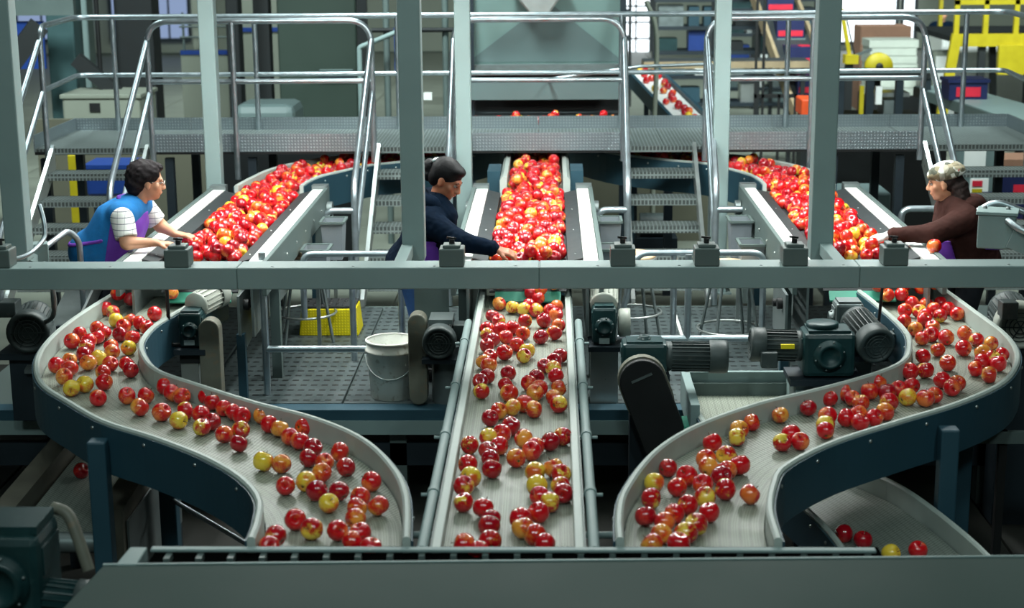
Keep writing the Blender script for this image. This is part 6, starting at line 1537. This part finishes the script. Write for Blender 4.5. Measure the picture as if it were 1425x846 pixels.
for x, lab, c in ((6.45, 'orange-yellow guard post right of the pale carton bundles', YELLOW_P), (6.62, 'second slimmer yellow guard post near the bright window strip', YELLOW_P)):
    lone(recentre(B(x, x + (0.13 if x < 6.5 else 0.06), 28.2, 28.3, GZ, 0.72 if x < 6.5 else 1.5).build('guard_post', c)), lab, 'post')
t = thing('carton', 'blue carton with red print on the grey belt at the far right', 'carton', (4.8, 19.2, 0.70), 'cartons riding the incline'); t['group'] = 'cartons on the right belt'
B(4.62, 5.06, 19.0, 19.4, 0.78, 1.01).build('carton_body', CARTON_B, t); B(4.70, 4.98, 18.99, 19.0, 0.82, 0.93).build('print', CARTON_R, t); B(4.6, 5.08, 18.98, 19.42, 0.98, 1.02).build('lid', CARTON_B, t)
t = thing('belt_table', 'long pale grey belt table receding at the far right behind the walkway', 'conveyor', (5.1, 19, GZ))
MB().hexa([(4.85, 17.0, 0.70), (5.6, 17.0, 0.70), (5.1, 20.5, 0.74), (4.55, 20.5, 0.74), (4.85, 17.0, 0.77), (5.6, 17.0, 0.77), (5.1, 20.5, 0.80), (4.55, 20.5, 0.80)]).build('belt', PAINT, t)
MB().bar((4.86, 17.0, 0.70), (4.56, 20.5, 0.73), 0.05, 0.12).build('side_rail', PAINT_D, t)
for x, y in ((4.95, 17.3), (5.4, 17.3), (4.7, 20.2), (5.0, 20.2)): B(x, x + 0.06, y, y + 0.06, GZ, 0.70).build('leg', DARKCOL, t)
t = thing('mezzanine', 'yellow steel mezzanine platform with guard rails at the upper right', 'mezzanine', (6.8, 24, GZ))
B(5.85, 8.5, 24.0, 24.1, 1.02, 1.20).build('edge_beam', YELLOW_P, t); B(5.85, 8.5, 24.1, 26.5, 1.08, 1.16).build('deck', DARKCOL, t); B(6.5, 8.5, 23.9, 24.0, 0.62, 1.04).build('gusset_plate', YELLOW_P, t)
for x in (5.86, 6.28, 6.72, 7.2): B(x, x + 0.07, 24.0, 24.07, 1.2, 2.3).build('rail_post', YELLOW_P, t)
for z in (1.62, 2.05): B(5.86, 8.5, 24.0, 24.05, z, z + 0.07).build('guard_rail', YELLOW_P, t)
MB().bar((5.66, 24.0, GZ), (5.90, 24.0, 1.2), 0.14, 0.1, (0, 1, 0)).build('slanted_leg', YELLOW_P, t)
MB().bar((6.3, 24.1, GZ), (6.3, 24.1, 1.04), 0.1, 0.1, (0, 1, 0)).build('leg', DARKCOL, t); MB().bar((6.62, 24.3, GZ), (6.50, 24.3, 1.04), 0.09, 0.09, (0, 1, 0)).build('leg', DARKCOL, t); MB().bar((7.1, 24.3, GZ), (7.1, 24.3, 1.04), 0.2, 0.1, (0, 1, 0)).build('leg', DARKCOL, t)
t = thing('white_wrapped_load', 'white wrapped pallet load beneath the yellow mezzanine', 'pallet load', (7.0, 27, GZ)); B(6.4, 7.9, 27, 28, GZ + 0.14, 1.0).build('wrapped_load', WHITE, t, bevel=0.05); B(6.4, 7.9, 27, 28, GZ, GZ + 0.14).build('pallet', CARD, t)
t = thing('control_cabinet', 'small pale control cabinet behind the slanted yellow leg', 'cabinet', (6.0, 25.4, GZ)); B(5.88, 6.2, 25.3, 25.6, 0.3, 0.85).build('cabinet_body', WALL, t); B(5.92, 6.16, 25.29, 25.3, 0.38, 0.78).build('cabinet_door', WHITE, t); B(6.0, 6.08, 25.4, 25.5, GZ, 0.3).build('stand', DARKCOL, t)
rack(10.2, 12.8, 34, (-0.2, 0.4, 1.0, 1.6), 'dark storage rack behind the yellow mezzanine', 21)

# thin stand under the right S-curve
t = thing('side_stand', 'thin black legged stand with pale crossbar under the right S-curve', 'stand', (2.4, 7.9, GZ))
B(2.27, 2.31, 7.9, 7.94, GZ, 0.30).build('leg', BLACK, t); B(3.0, 3.04, 7.9, 7.94, GZ, 0.30).build('leg', BLACK, t)
B(2.05, 3.05, 7.88, 7.92, 0.24, 0.30).build('crossbar', PAINT_D, t)
